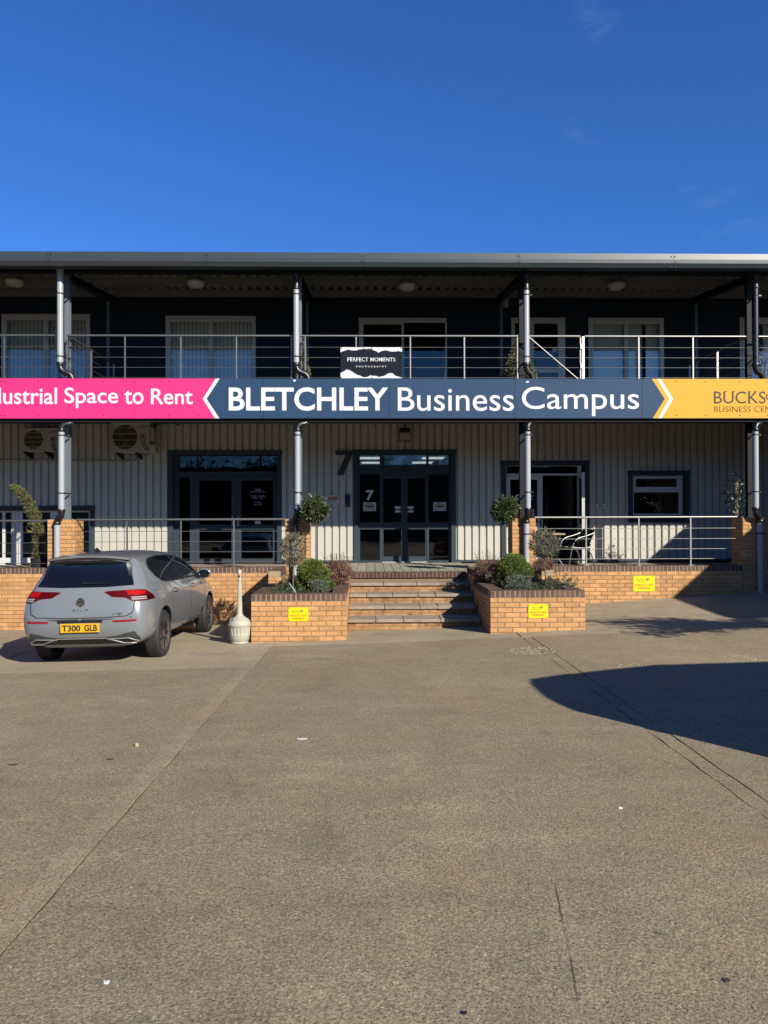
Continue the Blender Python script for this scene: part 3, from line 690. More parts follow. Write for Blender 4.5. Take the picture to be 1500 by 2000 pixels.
# the open leaf, swung out nearly square to the wall
A, B = Vector((ax(1131, YW) - .01, YW + .02)), Vector((ax(1139.5, 16.15), 16.15)); u = (B - A).normalized(); nrm = Vector((u.y, -u.x)); Lf = (B - A).length
def leafpt(s, w, z): p = A + u * s + nrm * w; return (p.x, p.y, z)
def doorbox(mb, s0, s1, w0, w1, z0, z1): mb.add([leafpt(a, b, c) for c in (z0, z1) for a, b in ((s0, w0), (s1, w0), (s1, w1), (s0, w1))], [(0, 1, 2, 3), (7, 6, 5, 4), (4, 5, 1, 0), (5, 6, 2, 1), (6, 7, 3, 2), (7, 4, 0, 3)])
zl0, zl1 = ZT + .03, az(927, YW) - .01; lm = MB()
doorbox(lm, 0, .1, -.03, .03, zl0, zl1); doorbox(lm, Lf - .1, Lf, -.03, .03, zl0, zl1)
for za, zb_ in ((zl0, zl0 + .12), (zl0 + .72, zl0 + .84), (zl1 - .1, zl1)): doorbox(lm, .1, Lf - .1, -.028, .028, za, zb_)
lm.build('open_door_leaf', upvc, wd_)
lg = MB(); doorbox(lg, .1, Lf - .1, -.008, .008, zl0 + .12, zl0 + .72); doorbox(lg, .1, Lf - .1, -.008, .008, zl0 + .84, zl1 - .1); lg.build('pane', gdark, wd_)
r = (ax(1064, 19.2), ax(1105, 19.2), ZT, az(952, 19.2)); idr = MB().box(r[0], r[1], 19.2, 19.25, r[2], r[3]).build('inner_door', M('grey_inner_door', (.16, .17, .18), .6), bld)
rs = (ax(1077, 19.19), ax(1091, 19.19), az(983, 19.19), az(977, 19.19)); MB().box(rs[0], rs[1], 19.185, 19.198, rs[2], rs[3]).build('inner_door_sign', inkm, idr)
# right window
trim(OP['win'], True); wx = Rc(1235, 1334.5, 926, 1008); hw = [Rc(1243, 1323.5, 936, 952), Rc(1239, 1327.5, 962.5, 1004.5)]
ww = frame_rect(MB(), wx[0], wx[1], wx[2], wx[3], hw, YD - .02, YD + .05).build('window', upvc, bld)
q = Rc(1239.5, 1327, 932, 956.5); frame_rect(MB(), q[0], q[1], q[2], q[3], [hw[0]], YD - .035, YD - .0205).build('window_sash', upvc, ww)
for h in hw: pane(ww, h, YD + .01, gdark)
v = Rc(1266, 1302, 926.5, 928); MB().box(v[0], v[1], YD - .03, YD - .0205, v[2], v[3]).build('trickle_vent', silver, ww)
MB().box(OP['win'][0] + .1, wx[0], YD - .01, YD + .05, OP['win'][2], OP['win'][3] - .1).build('window_packer', navy, ww)
MB().box(wx[1], OP['win'][1] - .1, YD - .01, YD + .05, OP['win'][2], OP['win'][3] - .1).build('window_packer', navy, ww)
MB().box(wx[0], wx[1], YD - .01, YD + .05, OP['win'][2] + .06, wx[2]).build('window_packer', navy, ww)
# far left white door set
trim(OP['far']); o = OP['far']
hf = [Rc(-60, -40, 999, 1087), Rc(-60, -40, 1096, 1108), Rc(-20, 4, 999, 1087)] ; hf = [Rc(7, 19.5, 999, 1087), Rc(7, 19.5, 1096.5, 1108), Rc(41, 96, 999, 1087), Rc(41, 96, 1096.5, 1108), Rc(131, 171.5, 999, 1087), Rc(131, 171.5, 1096.5, 1108), Rc(-60, 2, 999, 1087)]
fd = frame_rect(MB(), o[0] + .1, o[1] - .1, ZT, o[3] - .1, hf, YD, YD + .07).build('white_door', upvc, bld)
for h in hf: pane(fd, h, YD + .03, gclear)
MB().box(o[0] + .2, o[1] - .2, YD + .2, YD + .22, ZT + .05, o[3] - .15).build('window_film', M('grey_green_film', (.17, .20, .19), .7, var=.1, vs=3), fd)
lnb = MB()
for px in (20.5, 27, 33.5): r = Rc(px, px + 1.0, 990, 1108); lnb.box(r[0], r[1], YD - .006, YD + .001, ZT + .02, o[3] - .12)
lnb.build('door_edge', M('grey_gasket', (.3, .3, .3), .6), fd)
r = Rc(46, 84, 1023, 1037); text_mb(MB(), 'C10', r[0], r[1], r[2], r[3], YD + .029, .02).build('door_lettering', M('gold_print', (.35, .24, .07), .4), fd)
# upper windows
slatm = M('dark_venetian_slat', (.02, .02, .02), .5)
for k, h in UP.items():
    x0, x1, z0, z1 = h; yf = YW - .012
    if k == 'door':
        hh = [(x0 + .08, x0 + .30, z0 + .06, z1 - .12)]; px_ = [Rc(1044, 1091, 631, 720), Rc(1044, 1091, 725, 745)]; px_ = [(p[0], p[1], max(p[2], z0 + .12), p[3]) for p in px_]
        w = frame_rect(MB(), x0, x1, z0, z1, hh + [(x0 + .38, x1 - .09, z0 + .03, z1 - .07)], yf, yf + .07).build('balcony_door', upvc, bld)
        px_[1] = (px_[0][0], px_[0][1], z0 + .15, px_[0][2] - .1)
        frame_rect(MB(), x0 + .385, x1 - .095, z0 + .035, z1 - .075, px_, yf - .012, yf + .05).build('door_leaf', upvc, w)
        for p in hh + px_: pane(w, p, yf + .03, gdark)
        c = at(1040, 707, yf); mb = MB(); mb.bbox(c.x - .015, c.x + .015, yf - .022, yf - .01, c.z - .11, c.z + .11, .005); mb.tube([(c.x, yf - .02, c.z), (c.x, yf - .07, c.z), (c.x + .12, yf - .07, c.z)], .011, 8); mb.build('handle', steel, w, smooth=True)
        pr = Rc(1081, 1090, 679, 687); MB().box(pr[0], pr[1], yf + .024, yf + .029, pr[2], pr[3]).build('door_notice', paper, w)
        continue
    mx_ = (x0 + x1) / 2; ra = (x0 + .10, mx_ - .045, z0 + .1, z1 - .135); rb = (mx_ + .045, x1 - .09, z0 + .1, z1 - .135)
    if k == 'w3': rb = (mx_ + .02, x1 - .04, z0 + .1, z1 - .10); ra = (x0 + .10, mx_ - .03, z0 + .1, z1 - .14)
    w = frame_rect(MB(), x0, x1, z0, z1, [ra, rb], yf, yf + .09).build('patio_window', upvc, bld)
    sash = frame_rect(MB(), ra[0] - .045, ra[1] + .045, ra[2] - .04, ra[3] + .045, [ra], yf - .014, yf - .001).build('window_sash', upvc, w)
    if k != 'w3': frame_rect(MB(), rb[0] - .03, rb[1] + .03, rb[2] - .04, rb[3] + .045, [rb], yf - .007, yf - .0005).build('window_sash', upvc, w)
    c = Vector((x1 - .06, 0, z0 + .85)); mb = MB(); mb.bbox(c.x - .018, c.x + .018, yf - .03, yf - .008, c.z - .12, c.z + .12, .006); mb.build('handle', upvc, w)
    for p in (ra, rb): pane(w, p, yf + .04, gwin if k != 'w3' else gdark)
    bl = MB()
    if k != 'w3':
        bl = MB()
        for s in np.arange(x0 + .03, x1 - .03, .089):
            t_ = .035 if not (k == 'w4' and mx_ + .35 < s < mx_ + .5) else .0
            if t_ == 0: continue
            bl.add([(s, YW + .15 + t_ * .3, z0 + .02), (s + .083, YW + .15 - t_ * .3, z0 + .02), (s + .083, YW + .15 - t_ * .3, z1 - .05), (s, YW + .15 + t_ * .3, z1 - .05)], [(0, 1, 2, 3)])
        bl.build('vertical_blind', blindm, w)
    else:
        for z in np.arange(z0 + .05, z1 - .08, .075): bl.add([(x0 + .05, YW + .12, z), (x1 - .04, YW + .12, z), (x1 - .04, YW + .16, z + .06), (x0 + .05, YW + .16, z + .06)], [(0, 1, 2, 3)])
        bl.build('venetian_blind', slatm, w)
# balcony slab and edge beam
YS = 13.98                      # back of the sign faces
bs = MB(); bs.box(BX0, BX1, 14.08, YW - .002, ZF - .22, ZF); bs.build('balcony_slab', M('balcony_underside', (.06, .06, .055), .8), bld)
eb = MB(); eb.box(BX0, BX1, 14.02, 14.075, az(824, 14.02), ZF + .02); eb.build('edge_beam', beamm, bld)
# roof: sheet, purlins, eave beam, rafters, gutter
YG = 13.62
zg = lambda p: az(p, YG)
rs_ = MB(); p = .2
def roofz(y): return 6.335 + .115 * (y - 13.8)
for lay_ in (0, .02):
    xs_ = []; k = BX0
    while k < BX1:
        for dx, dz in ((0, 0), (.085, 0), (.11, .055), (.175, .055)): xs_.append((k + dx, dz))
        k += p
    n = len(xs_); y0, y1 = 13.84, YW + 3
    rs_.add([(x, y, roofz(y) + dz + lay_) for y in (y0, y1) for x, dz in xs_], [(i, i + 1, n + i + 1, n + i) for i in range(n - 1)])
rs_.build('roof_sheet', soff, bld)
for yp, h in ((15.55, .17), (16.95, .16)):
    mb = MB(); z = roofz(yp); mb.box(BX0, BX1, yp, yp + .02, z - h, z - .004); mb.box(BX0, BX1, yp + .0205, yp + .07, z - h, z - h + .012); mb.build('purlin', purl, bld)
MB().box(BX0, BX1, 14.15, 14.3, az(533.5, 14.15), 6.42).build('eave_beam', beamm, bld)
gt = MB(); zt, zm, zb2, zu = zg(491.5), zg(503.5), zg(512), zg(519.5)
n = 9; segx = [BX0] + [ax(v, YG) for v in (-210, 94, 402, 710, 1015, 1320, 1625)] + [BX1]
for a, b in zip(segx[:-1], segx[1:]):
    mb = MB(); a2, b2 = a + .003, b - .003
    prof = [(YG + .22, zt + .0), (YG + .05, zt), (YG + .045, zm), (YG, zm - .012), (YG + .004, zb2), (YG + .012, zb2 - .008), (YG + .05, zu), (YG + .24, zu), (YG + .24, zt)]
    vs = [(x, q[0], q[1]) for x in (a2, b2) for q in prof]; m = len(prof)
    mb.add(vs, [(i, i + 1, m + i + 1, m + i) for i in range(m - 1)] + [tuple(range(m - 1, -1, -1)), tuple(range(m, 2 * m))])
    mb.f = [q[::-1] for q in mb.f]
    gs = mb.build('gutter_section', roofm, bld)
    rv = MB()
    for x in (b - .035, b + .03):
        for z in (zt - .055, zm - .055, zu + .02): rv.lathe([(.014, -.002), (.012, .012)], (x, YG + (.048 if z > zm else .006 if z > zb2 else .05), z), 8, 'y')
    rv.build('gutter_rivets', inkm, gs)
CX = []
for pxl, xa, xb in ((119.5, X1a, X1b), (581, X2a, X2b), (1025, X3a, X3b), (1478.5, X4a, X4b)): CX.append(ax(pxl, 14.02))
COLX = [ax(131, 14.32), ax(585, 14.32), ax(1020, 14.32), ax(1465, 14.32)]
for i, x in enumerate(COLX):
    mb = MB(); mb.box(x - .045, x + .045, 14.305, 14.32, 1.576, 6.35); mb.box(x - .045, x + .045, 14.39, 14.405, 1.576, 6.35); mb.box(x - .006, x + .006, 14.3205, 14.3895, 1.576, 6.35); mb.box(x - .08, x + .08, 14.27, 14.43, 1.5755, 1.588)
    mb.build('column', colm if i < 2 else beamm, bld)
    rf = MB(); 
    def slab_(y0, y1, dz0, dz1, w):
        z0_, z1_ = roofz(y0) - .02, roofz(y1) - .02
        rf.add([(x + sx * w, y, z + d) for y, z in ((y0, z0_), (y1, z1_)) for sx, d in ((-1, dz0), (1, dz0), (1, dz1), (-1, dz1))], [(0, 1, 2, 3), (7, 6, 5, 4), (0, 4, 5, 1), (1, 5, 6, 2), (2, 6, 7, 3), (3, 7, 4, 0)])
    slab_(14.42, 16.93, -.30, -.285, .06); slab_(14.42, 16.93, -.284, -.19, .008); slab_(14.42, 16.93, -.189, -.176, .06); rf.build('rafter', beamm, bld)
    px2 = (211.5, 601, 980.5, 1362)[i]; x2 = ax(px2, 16.8); MB().box(x2 - .03, x2 + .03, 16.78, 16.84, ZF, 6.45).build('wall_post', colm, bld)
jb = at(988, 590, 16.5); MB().bbox(jb.x - .05, jb.x + .06, 16.5, 16.6, jb.z - .1, jb.z + .1, .015).build('junction_box', M('grey_box', (.35, .35, .33), .5), bld)

# ceiling lights under the roof
CLBL = ['round white bulkhead light under the roof at far left', 'round white bulkhead light above the second balcony window', 'round white bulkhead light above the dark balcony window', 'round white bulkhead light right of the balcony door']
for i, (px_, py_) in enumerate(((28.5, 553.5), (383, 556), (795.5, 561.5), (1204, 560))):
    yl = 15.5; c = at(px_, py_, yl); t = thing('bulkhead_light', CLBL[i], 'ceiling light', (c.x, yl, c.z), 'round lights under the balcony roof')
    MB().lathe([(.05, .06), (.178, .055), (.185, .03), (.178, .015)], (c.x, yl, c.z), 28).build('housing', M('light_housing', (.55, .53, .48), .5), t, True)
    MB().lathe([(.17, .014), (.165, -.01), (.13, -.045), (.07, -.062), (.01, -.066)], (c.x, yl, c.z), 28).build('diffuser', M('opal_diffuser', (.72, .70, .64), .35), t, True)
    MB().box(c.x - .06, c.x + .06, yl - .04, yl + .09, c.z + .061, roofz(yl) + .03).build('mounting_block', purl, t)
# ------------------------------------------------------------------ fascia signs
YF = 13.95
zs0, zs1 = az(817, YF), az(739.5, YF); zsm = az(779, YF)
def sx_(p): return ax(p, YF, 779)
def clip_poly(poly, a, b):
    for lim, sgn in ((a, 1), (b, -1)):
        out = []
        for i in range(len(poly)):
            p, q = poly[i], poly[(i + 1) % len(poly)]; ip, iq = (p[0] - lim) * sgn >= 0, (q[0] - lim) * sgn >= 0
            if ip: out.append(p)
            if ip != iq: t = (lim - p[0]) / (q[0] - p[0]); out.append((lim, p[1] + t * (q[1] - p[1])))
        poly = out
        if not poly: return []
    return poly
joints = [BX0 + 1, sx_(-508), sx_(-250), sx_(6), sx_(261), sx_(514.5), sx_(760), sx_(1006), sx_(1254), sx_(1502), sx_(1750), BX1 - 1]
def chev(pt, pm, pb): return [(sx_(pt), zs1), (sx_(pm), zsm), (sx_(pb), zs0)]
c1o, c1i = chev(421.3, 396, 420), chev(429.3, 403.5, 428.5)
c2n, c2a, c2b = chev(1273.2, 1298.4, 1274.8), chev(1283.5, 1307.2, 1285.3), chev(1290.5, 1314.8, 1292)
def panels(root, poly, mat, name='sign_panel'):
    for a, b in zip(joints[:-1], joints[1:]):
        q = clip_poly(poly, a + .0025, b - .0025)
        if len(q) >= 3 and max(p[0] for p in q) - min(p[0] for p in q) > .01: MB().prism(q, YF, YF + .03).build(name, mat, root)
rr = lambda c: c[::-1]
sg1 = thing('fascia_sign', 'long pink sign with white lettering along the balcony edge', 'sign', (sx_(200), YF, zsm))
panels(sg1, [(BX0 + 1, zs0), (BX0 + 1, zs1)] + c1o, pink); panels(sg1, c1o + rr(c1i), white, 'chevron')
sg2 = thing('fascia_sign', 'long navy sign with bold white lettering over the main entrance', 'sign', (sx_(850), YF, zsm))
panels(sg2, c1i + rr(c2n), bluef)
sg3 = thing('fascia_sign', 'amber yellow sign with grey lettering right of the navy sign', 'sign', (sx_(1400), YF, zsm))
panels(sg3, c2n + rr(c2a), gold); panels(sg3, c2a + rr(c2b), white, 'chevron'); panels(sg3, c2b + [(BX1 - 1, zs0), (BX1 - 1, zs1)], gold)
def sgtext(root, s, x0, x1, y0, y1, m, off=0, name='lettering', space=1.0):
    mb = MB(); text_mb(mb, s, sx_(x0), sx_(x1), az(y1, YF), az(y0, YF), YF - .0005, off, space, .003); return mb.build(name, m, root)
sgtext(sg1, 'Space', 126, 230.7, 757.2, 797, white, .010); sgtext(sg1, 'to', 243, 280.5, 762, 789.5, white, .010); sgtext(sg1, 'Rent', 295, 376.5, 759, 789.8, white, .010); sgtext(sg1, 'Industrial', -49, 111.5, 757.5, 789.5, white, .010)
sgtext(sg2, 'BLETCHLEY', 446.8, 758, 756.5, 802.3, white, .020, space=.985); sgtext(sg2, 'Business', 777, 1003.5, 756.8, 802.8, white, .002); sgtext(sg2, 'Campus', 1019.2, 1248, 755.3, 812.8, white, .002)
gs_ = M('grey_sign_print', (.085, .09, .08), .6, spec=.1)
sgtext(sg3, 'BUCKS', 1394.3, 1495.5, 764.4, 788, gs_, .0); sgtext(sg3, 'BUSINESS CENTRES', 1394.5, 1545, 793.7, 805, M('brown_sign_print', (.13, .09, .02), .6, spec=.1), -.012)
# small wedge serifs of the word on the amber sign
sf = MB()
for px in (1395.5, 1416, 1431.5, 1462.5, 1474): 
    for py in ((764.9, 787.4) if px in (1395.5, 1462.5) else (764.9,)): c = at(px + 1.5, py, YF); sf.box(c.x - .022, c.x + .022, YF - .0042, YF - .0031, c.z - .006, c.z + .006)
sf.build('lettering_serif', gs_, sg3)
mb = MB(); c = at(1502, 774.5, YF); mb.tube([(c.x + .055 * math.cos(a), YF - .003, c.z + .055 * math.sin(a)) for a in np.linspace(0, 2 * math.pi, 20, False)], .006, 6, True)
for a in (.5, 1.5, 2.6): mb.tube([(c.x + .05 * math.cos(a), YF - .003, c.z + .05 * math.sin(a)), (c.x - .05 * math.cos(a), YF - .003, c.z - .05 * math.sin(a))], .004, 6)
mb.build('emblem', gs_, sg3)
for sg, lo, hi in ((sg1, BX0, sx_(412)), (sg2, sx_(425), sx_(1275)), (sg3, sx_(1300), BX1)):
    sc = MB()
    for a, b in zip(joints[:-1], joints[1:]):
        L = b - a
        for x in (a + .035, a + L * .27, a + L * .5, a + L * .77, b - .035):
            if lo < x < hi:
                for z in (zs0 + .05, zs1 - .055): sc.lathe([(.012, -.001), (.010, .006)], (x, YF - .001, z + random.uniform(-.006, .006)), 8, 'y')
    sc.build('sign_screws', inkm, sg, kind='stuff')
# chipped paint under the pipes
for sgx, px, py in ((sg2, 575, 743.5), (sg2, 1030, 746), (sg3, 1481, 739)):
    c = at(px, py, YF); pts = [(c.x + .035 * random.uniform(.6, 1.2) * math.cos(a), c.z + .02 * random.uniform(.5, 1.2) * math.sin(a)) for a in np.linspace(0, 2 * math.pi, 11, False)]
    MB().prism([(x, min(z, zs1 - .002)) for x, z in pts], YF - .0025, YF - .0005).build('paint_chip', paper, sgx)

# ------------------------------------------------------------------ no parking signs
def noparking(px0, px1, py0, py1, Y, label):
    x0, x1, z0, z1 = ax(px0, Y), ax(px1, Y), az(py1, Y, px0), az(py0, Y, px0); w, h = x1 - x0, z1 - z0
    t = thing('no_parking_sign', label, 'sign', ((x0 + x1) / 2, Y, (z0 + z1) / 2), 'yellow no parking signs')
    MB().box(x0, x1, Y - .008, Y - .0015, z0, z1).build('sign_plate', yellow, t)
    def tx(s, a, b, c, d, m, off, nm='lettering'): text_mb(MB(), s, x0 + a * w, x0 + b * w, z0 + c * h, z0 + d * h, Y - .0085, off, 1, .0012).build(nm, m, t) if False else (lambda mb: (text_mb(mb, s, x0 + a * w, x0 + b * w, z0 + c * h, z0 + d * h, Y - .0085, off, 1, .0012), mb.build(nm, m, t)))(MB())
    tx('STRICTLY NO', .07, .93, .345, .475, redink, .022); tx('PARKING', .20, .80, .14, .275, redink, .022)
    tx('BUCKS', .19, .55, .70, .82, M('olive_ink', (.20, .19, .02), .5), -.005); tx('BIZ', .60, .76, .70, .82, inkm, .03); tx('BUSINESS CENTRES', .19, .64, .615, .655, MATS['olive_ink'], -.005)
    rg = MB(); cx, cz = x0 + .72 * w, z0 + .76 * h; rg.tube([(cx + .05 * w * math.cos(a) * 1.3, Y - .009, cz + .155 * h * math.sin(a)) for a in np.linspace(0, 2 * math.pi, 24, False)], .0016, 5, True); rg.build('emblem_ring', M('pale_yellow_print', (.85, .78, .25), .5), t)
    sc = MB()
    for a in (.05, .95):
        for b in (.06, .94): sc.lathe([(.007, -.001), (.006, .004)], (x0 + a * w, Y - .0085, z0 + b * h), 8, 'y')
    sc.build('screws', M('brass_screw', (.35, .25, .06), .4, .6), t)
noparking(563, 601.5, 1186.5, 1213.5, YP, 'yellow no parking sign on the left planter')
noparking(1031, 1069, 1180, 1207, YP, 'yellow no parking sign on the right planter')
noparking(1236, 1278, 1124.5, 1155, YT, 'yellow no parking sign on the long terrace wall')

# ------------------------------------------------------------------ railings
YR = 14.13
ZRU = [4.983, 4.772, 4.580, 4.393, 4.205]
def rail_run(label, xa, xb, Y, posts, zs, zfoot, name='balcony_railing', cat='railing', group='steel balcony railings', r=.021, ends=True):
    t = thing(name, label, cat, ((xa + xb) / 2, Y, zfoot), group)
    MB().tube([(xa, Y, zs[0]), (xb, Y, zs[0])], r, 12).build('top_rail', steel, t, True)
    for z in zs[1:]: MB().tube([(xa, Y + .004, z), (xb, Y + .004, z)], .0055, 6).build('cable', steel, t, True)
    for x in posts:
        mb = MB(); mb.box(x - .011, x + .011, Y - .014, Y + .022, zfoot, zs[0] - r * .8); mb.box(x - .05, x + .05, Y - .045, Y + .05, zfoot, zfoot + .01)
        for z in zs[1:]: mb.lathe([(.012, -.018), (.012, .018)], (x, Y + .004, z), 8, 'x')
        mb.build('post', steel, t)
    return t
ux = lambda p: ax(p, YR)
B = [ux(128), ux(583), ux(1026), ux(1465)]
rail_run('balcony railing at far left above the pink lettering', -9.5, B[0] - .07, YR, [ux(-96), ux(9)], ZRU, ZF)
rail_run('balcony railing between first and second drainpipes above pink sign', B[0] + .02, B[1] - .06, YR, [ux(132), ux(244.5), ux(354), ux(462.5), ux(570)], ZRU, ZF)
rail_run('balcony railing carrying the black and white photography banner', B[1] + .03, B[2] - .09, YR, [ux(597), ux(696.5), ux(802.5), ux(908), ux(1012)], ZRU, ZF)
rail_run('balcony railing right of the gate above the amber chevron', ux(1143), B[3] - .05, YR, [ux(1249), ux(1355)], ZRU, ZF)
rail_run('balcony railing beyond the black drainpipe at right edge', B[3] + .16, 9.5, YR, [ux(1560)], ZRU, ZF)
gt_ = rail_run('railing gate with diagonal brace in front of the balcony door', B[2] + .03, ux(1134.5), YR, [ux(1135)], ZRU, ZF, 'railing_gate', 'gate')
MB().tube([(ux(1032.5), YR - .01, az(657, YR)), (ux(1136), YR - .01, az(746, YR))], .013, 8).build('brace', steel, gt_, True)
hp = MB(); hp.box(ux(1138), ux(1142.5), YR - .02, YR + .03, ZF, ZRU[0] - .005); hp.build('hinge_post', M('pale_steel', (.6, .58, .54), .35, .7), gt_)
for z in (az(677, YR), az(715, YR)): MB().bbox(ux(1134), ux(1140), YR - .035, YR - .016, z - .05, z + .05, .004).build('hinge', MATS['pale_steel'], gt_)
def divider(label, x):
    y0, y1 = YR + .22, 16.7; t = thing('balcony_divider_railing', label, 'railing', (x, (y0 + y1) / 2, ZF), 'divider railings across the balcony')
    MB().tube([(x, y0 - .15, ZRU[0]), (x, y1, ZRU[0])], .021, 12).build('top_rail', steel, t, True)
    for z in ZRU[1:]: MB().tube([(x, y0 - .15, z), (x, y1, z)], .0055, 6).build('cable', steel, t, True)
    for y in (15.35, y1): MB().box(x - .018, x + .02, y - .011, y + .011, ZF, ZRU[0] - .015).build('post', steel, t)
divider('railing running back from the first drainpipe across the balcony', ux(131)); divider('railing running back from the black drainpipe across the balcony', ux(1461))
# terrace railings
YL = YT + .10
lx = lambda p: ax(p, YL)
def zrow(L): return [az(v, YL) for v in L]
rail_run('terrace railing in front of the left dark double door', X1b + .005, X2a - .005, YL, [lx(248), lx(353.5), lx(457)], zrow((1013.5, 1036.7, 1056.5, 1076.5, 1096.5)), ZC + .001, 'terrace_railing', 'railing', 'steel terrace railings')
rail_run('terrace railing at left edge before the bent conifer', -9.3, X1a - .005, YL, [lx(-105)], zrow((1015, 1038, 1058, 1078, 1098)), ZC + .001, 'terrace_railing', 'railing', 'steel terrace railings')
rail_run('terrace railing in front of the metal chair and right window', X3b + .005, X4a - .005, YL, [lx(1144.5), lx(1247.5), lx(1348.5), lx(1448)], zrow((1011.5, 1033.6, 1054, 1074, 1093.5)), ZC + .001, 'terrace_railing', 'railing', 'steel terrace railings')
# ------------------------------------------------------------------ drainpipes
YPIPE = 14.02; YLO = YT - .085
def ring(mb, x, y, z, r=.062, h=.05): mb.lathe([(r - .006, -h / 2), (r, -h / 2 + .008), (r, h / 2 - .008), (r - .006, h / 2)], (x, y, z), 16)
def arc(p0, p1, p2, n=7): return [tuple((1 - t) ** 2 * np.array(p0) + 2 * t * (1 - t) * np.array(p1) + t * t * np.array(p2)) for t in np.linspace(0, 1, n)]
def drainpipe(label, i, pxu, pxb, topfit, elb, mat, black_part=False):
    xu = ax(pxu, YPIPE, 620); xl = ax(pxu + (2.5 if i < 3 else 0), YPIPE, 900); xb = ax(pxb, YLO, 1080); t = thing('drainpipe', label, 'drainpipe', (xu, YPIPE, 3.4), 'drainpipes down the front of the building')
    zt_ = az(524, YPIPE); ze = az(712, YPIPE); ye = YPIPE + .02
    MB().tube([(xu, YPIPE, ze), (xu, YPIPE, zt_ - topfit)], .055, 16).build('upper_pipe', mat, t, True)
    f = MB(); f.lathe([(.064, -.03), (.068, 0), (.060, .06), (.045, .09)], (xu, YPIPE, zt_ - .05), 16)
    if topfit > .1:
        f.tube([(xu, YPIPE, zt_ - .05), (xu + .01, YPIPE + .02, zt_ - .2), (xu, YPIPE, zt_ - topfit)], .058, 16)
        for dz in (.12, .24, topfit): ring(f, xu, YPIPE, zt_ - dz, .067, .05)
    f.build('top_fitting', black if topfit > .1 else mat, t, True)
    e = MB(); xe = ax(elb, YPIPE + .04, 735); ez = az(741, YPIPE)
    e.tube([(xu, YPIPE, ze + .02)] + arc((xu, YPIPE, ze - .03), (xu, YPIPE, ze - .12), (xu + (xe - xu) * .45, YPIPE + .02, ze - .15), 6) + arc((xu + (xe - xu) * .6, YPIPE + .025, ze - .16), (xe, YPIPE + .04, ze - .19), (xe, YPIPE + .045, ez - .12), 6), .056, 16)
    ring(e, xu, YPIPE, ze + .0, .066, .07); e.build('elbow', black, t, True)
    # below the sign
    zt2 = az(838, YPIPE); zk = az(997, YPIPE); e = MB(); xr = ax(elb, 14.02, 826)
    e.tube([(xr + .02, YPIPE + .12, zt2 + .2), (xr - .05, YPIPE + .06, zt2 + .13)] + arc((xl + (xr - xl) * .5, YPIPE + .03, zt2 + .10), (xl, YPIPE, zt2 + .10), (xl, YPIPE, zt2 - .02), 7), .056, 16)
    ring(e, xl, YPIPE, zt2 - .02, .067, .06)
    for q in range(3): ring(e, xl + (xr - xl) * (.45 + .17 * q), YPIPE + .03 + .02 * q, zt2 + .10, .06, .02)
    e.build('elbow', black, t, True)
    MB().tube([(xl, YPIPE, zk), (xl, YPIPE, zt2)], .055, 16).build('middle_pipe', silver, t, True)
    e = MB(); zlo = az(1018, YLO)
    e.tube([(xl, YPIPE, zk + .02), (xl, YPIPE, zk - .02)] + arc((xl, YPIPE, zk - .04), (xl, YPIPE, zk - .09), ((xl + xb) / 2, (YPIPE + YLO) / 2, zk - .115), 5)[1:] + arc(((xl + xb) / 2, (YPIPE + YLO) / 2, zk - .115), (xb, YLO, zlo + .03), (xb, YLO, zlo - .03), 5)[1:], .057, 16)
    ring(e, xl, YPIPE, zk + .01, .067, .06); ring(e, xb, YLO, zlo - .02, .067, .06); e.build('offset_bend', black, t, True)
    zend = max(g(xb, YLO), (-.9 if i in (0, 3) else ZT - .15)); 
    if i in (1,): 
        zq = az(1055, YLO); MB().tube([(xb, YLO, zq), (xb, YLO, zlo - .03)], .055, 16).build('lower_pipe', black, t, True); MB().tube([(xb, YLO, zend), (xb, YLO, zq - .002)], .054, 16).build('lower_pipe', silver, t, True)
    else: MB().tube([(xb, YLO, zend), (xb, YLO, zlo - .03)], .055, 16).build('lower_pipe', silver, t, True)
    for z, x, y in [(az(v, YPIPE), xu, YPIPE) for v in (575.5, 697)] + [(az(v, YPIPE), xl, YPIPE) for v in (850, 962)] + [(az(1088 if i == 0 else 1044, YLO), xb, YLO)]:
        c = MB(); ring(c, x, y, z, .061, .026); c.box(x + .04, x + .11, y - .012, y + .012, z - .012, z + .012); c.box(x + .05, x + .075, y, y + .27, z - .01, z + .01); c.build('pipe_clip', black, t, True)
drainpipe('grey drainpipe leading down behind the car at the left', 0, 117.5, 111.5, .05, 143, silver)
drainpipe('grey drainpipe between the left double door and main entrance', 1, 578.5, 576, .38, 604, silver)
drainpipe('grey drainpipe before the open white door', 2, 1028, 1028, .38, 1041, silver)
drainpipe('drainpipe with black upper length at the right edge', 3, 1475.5, 1485, .34, 1492, black)

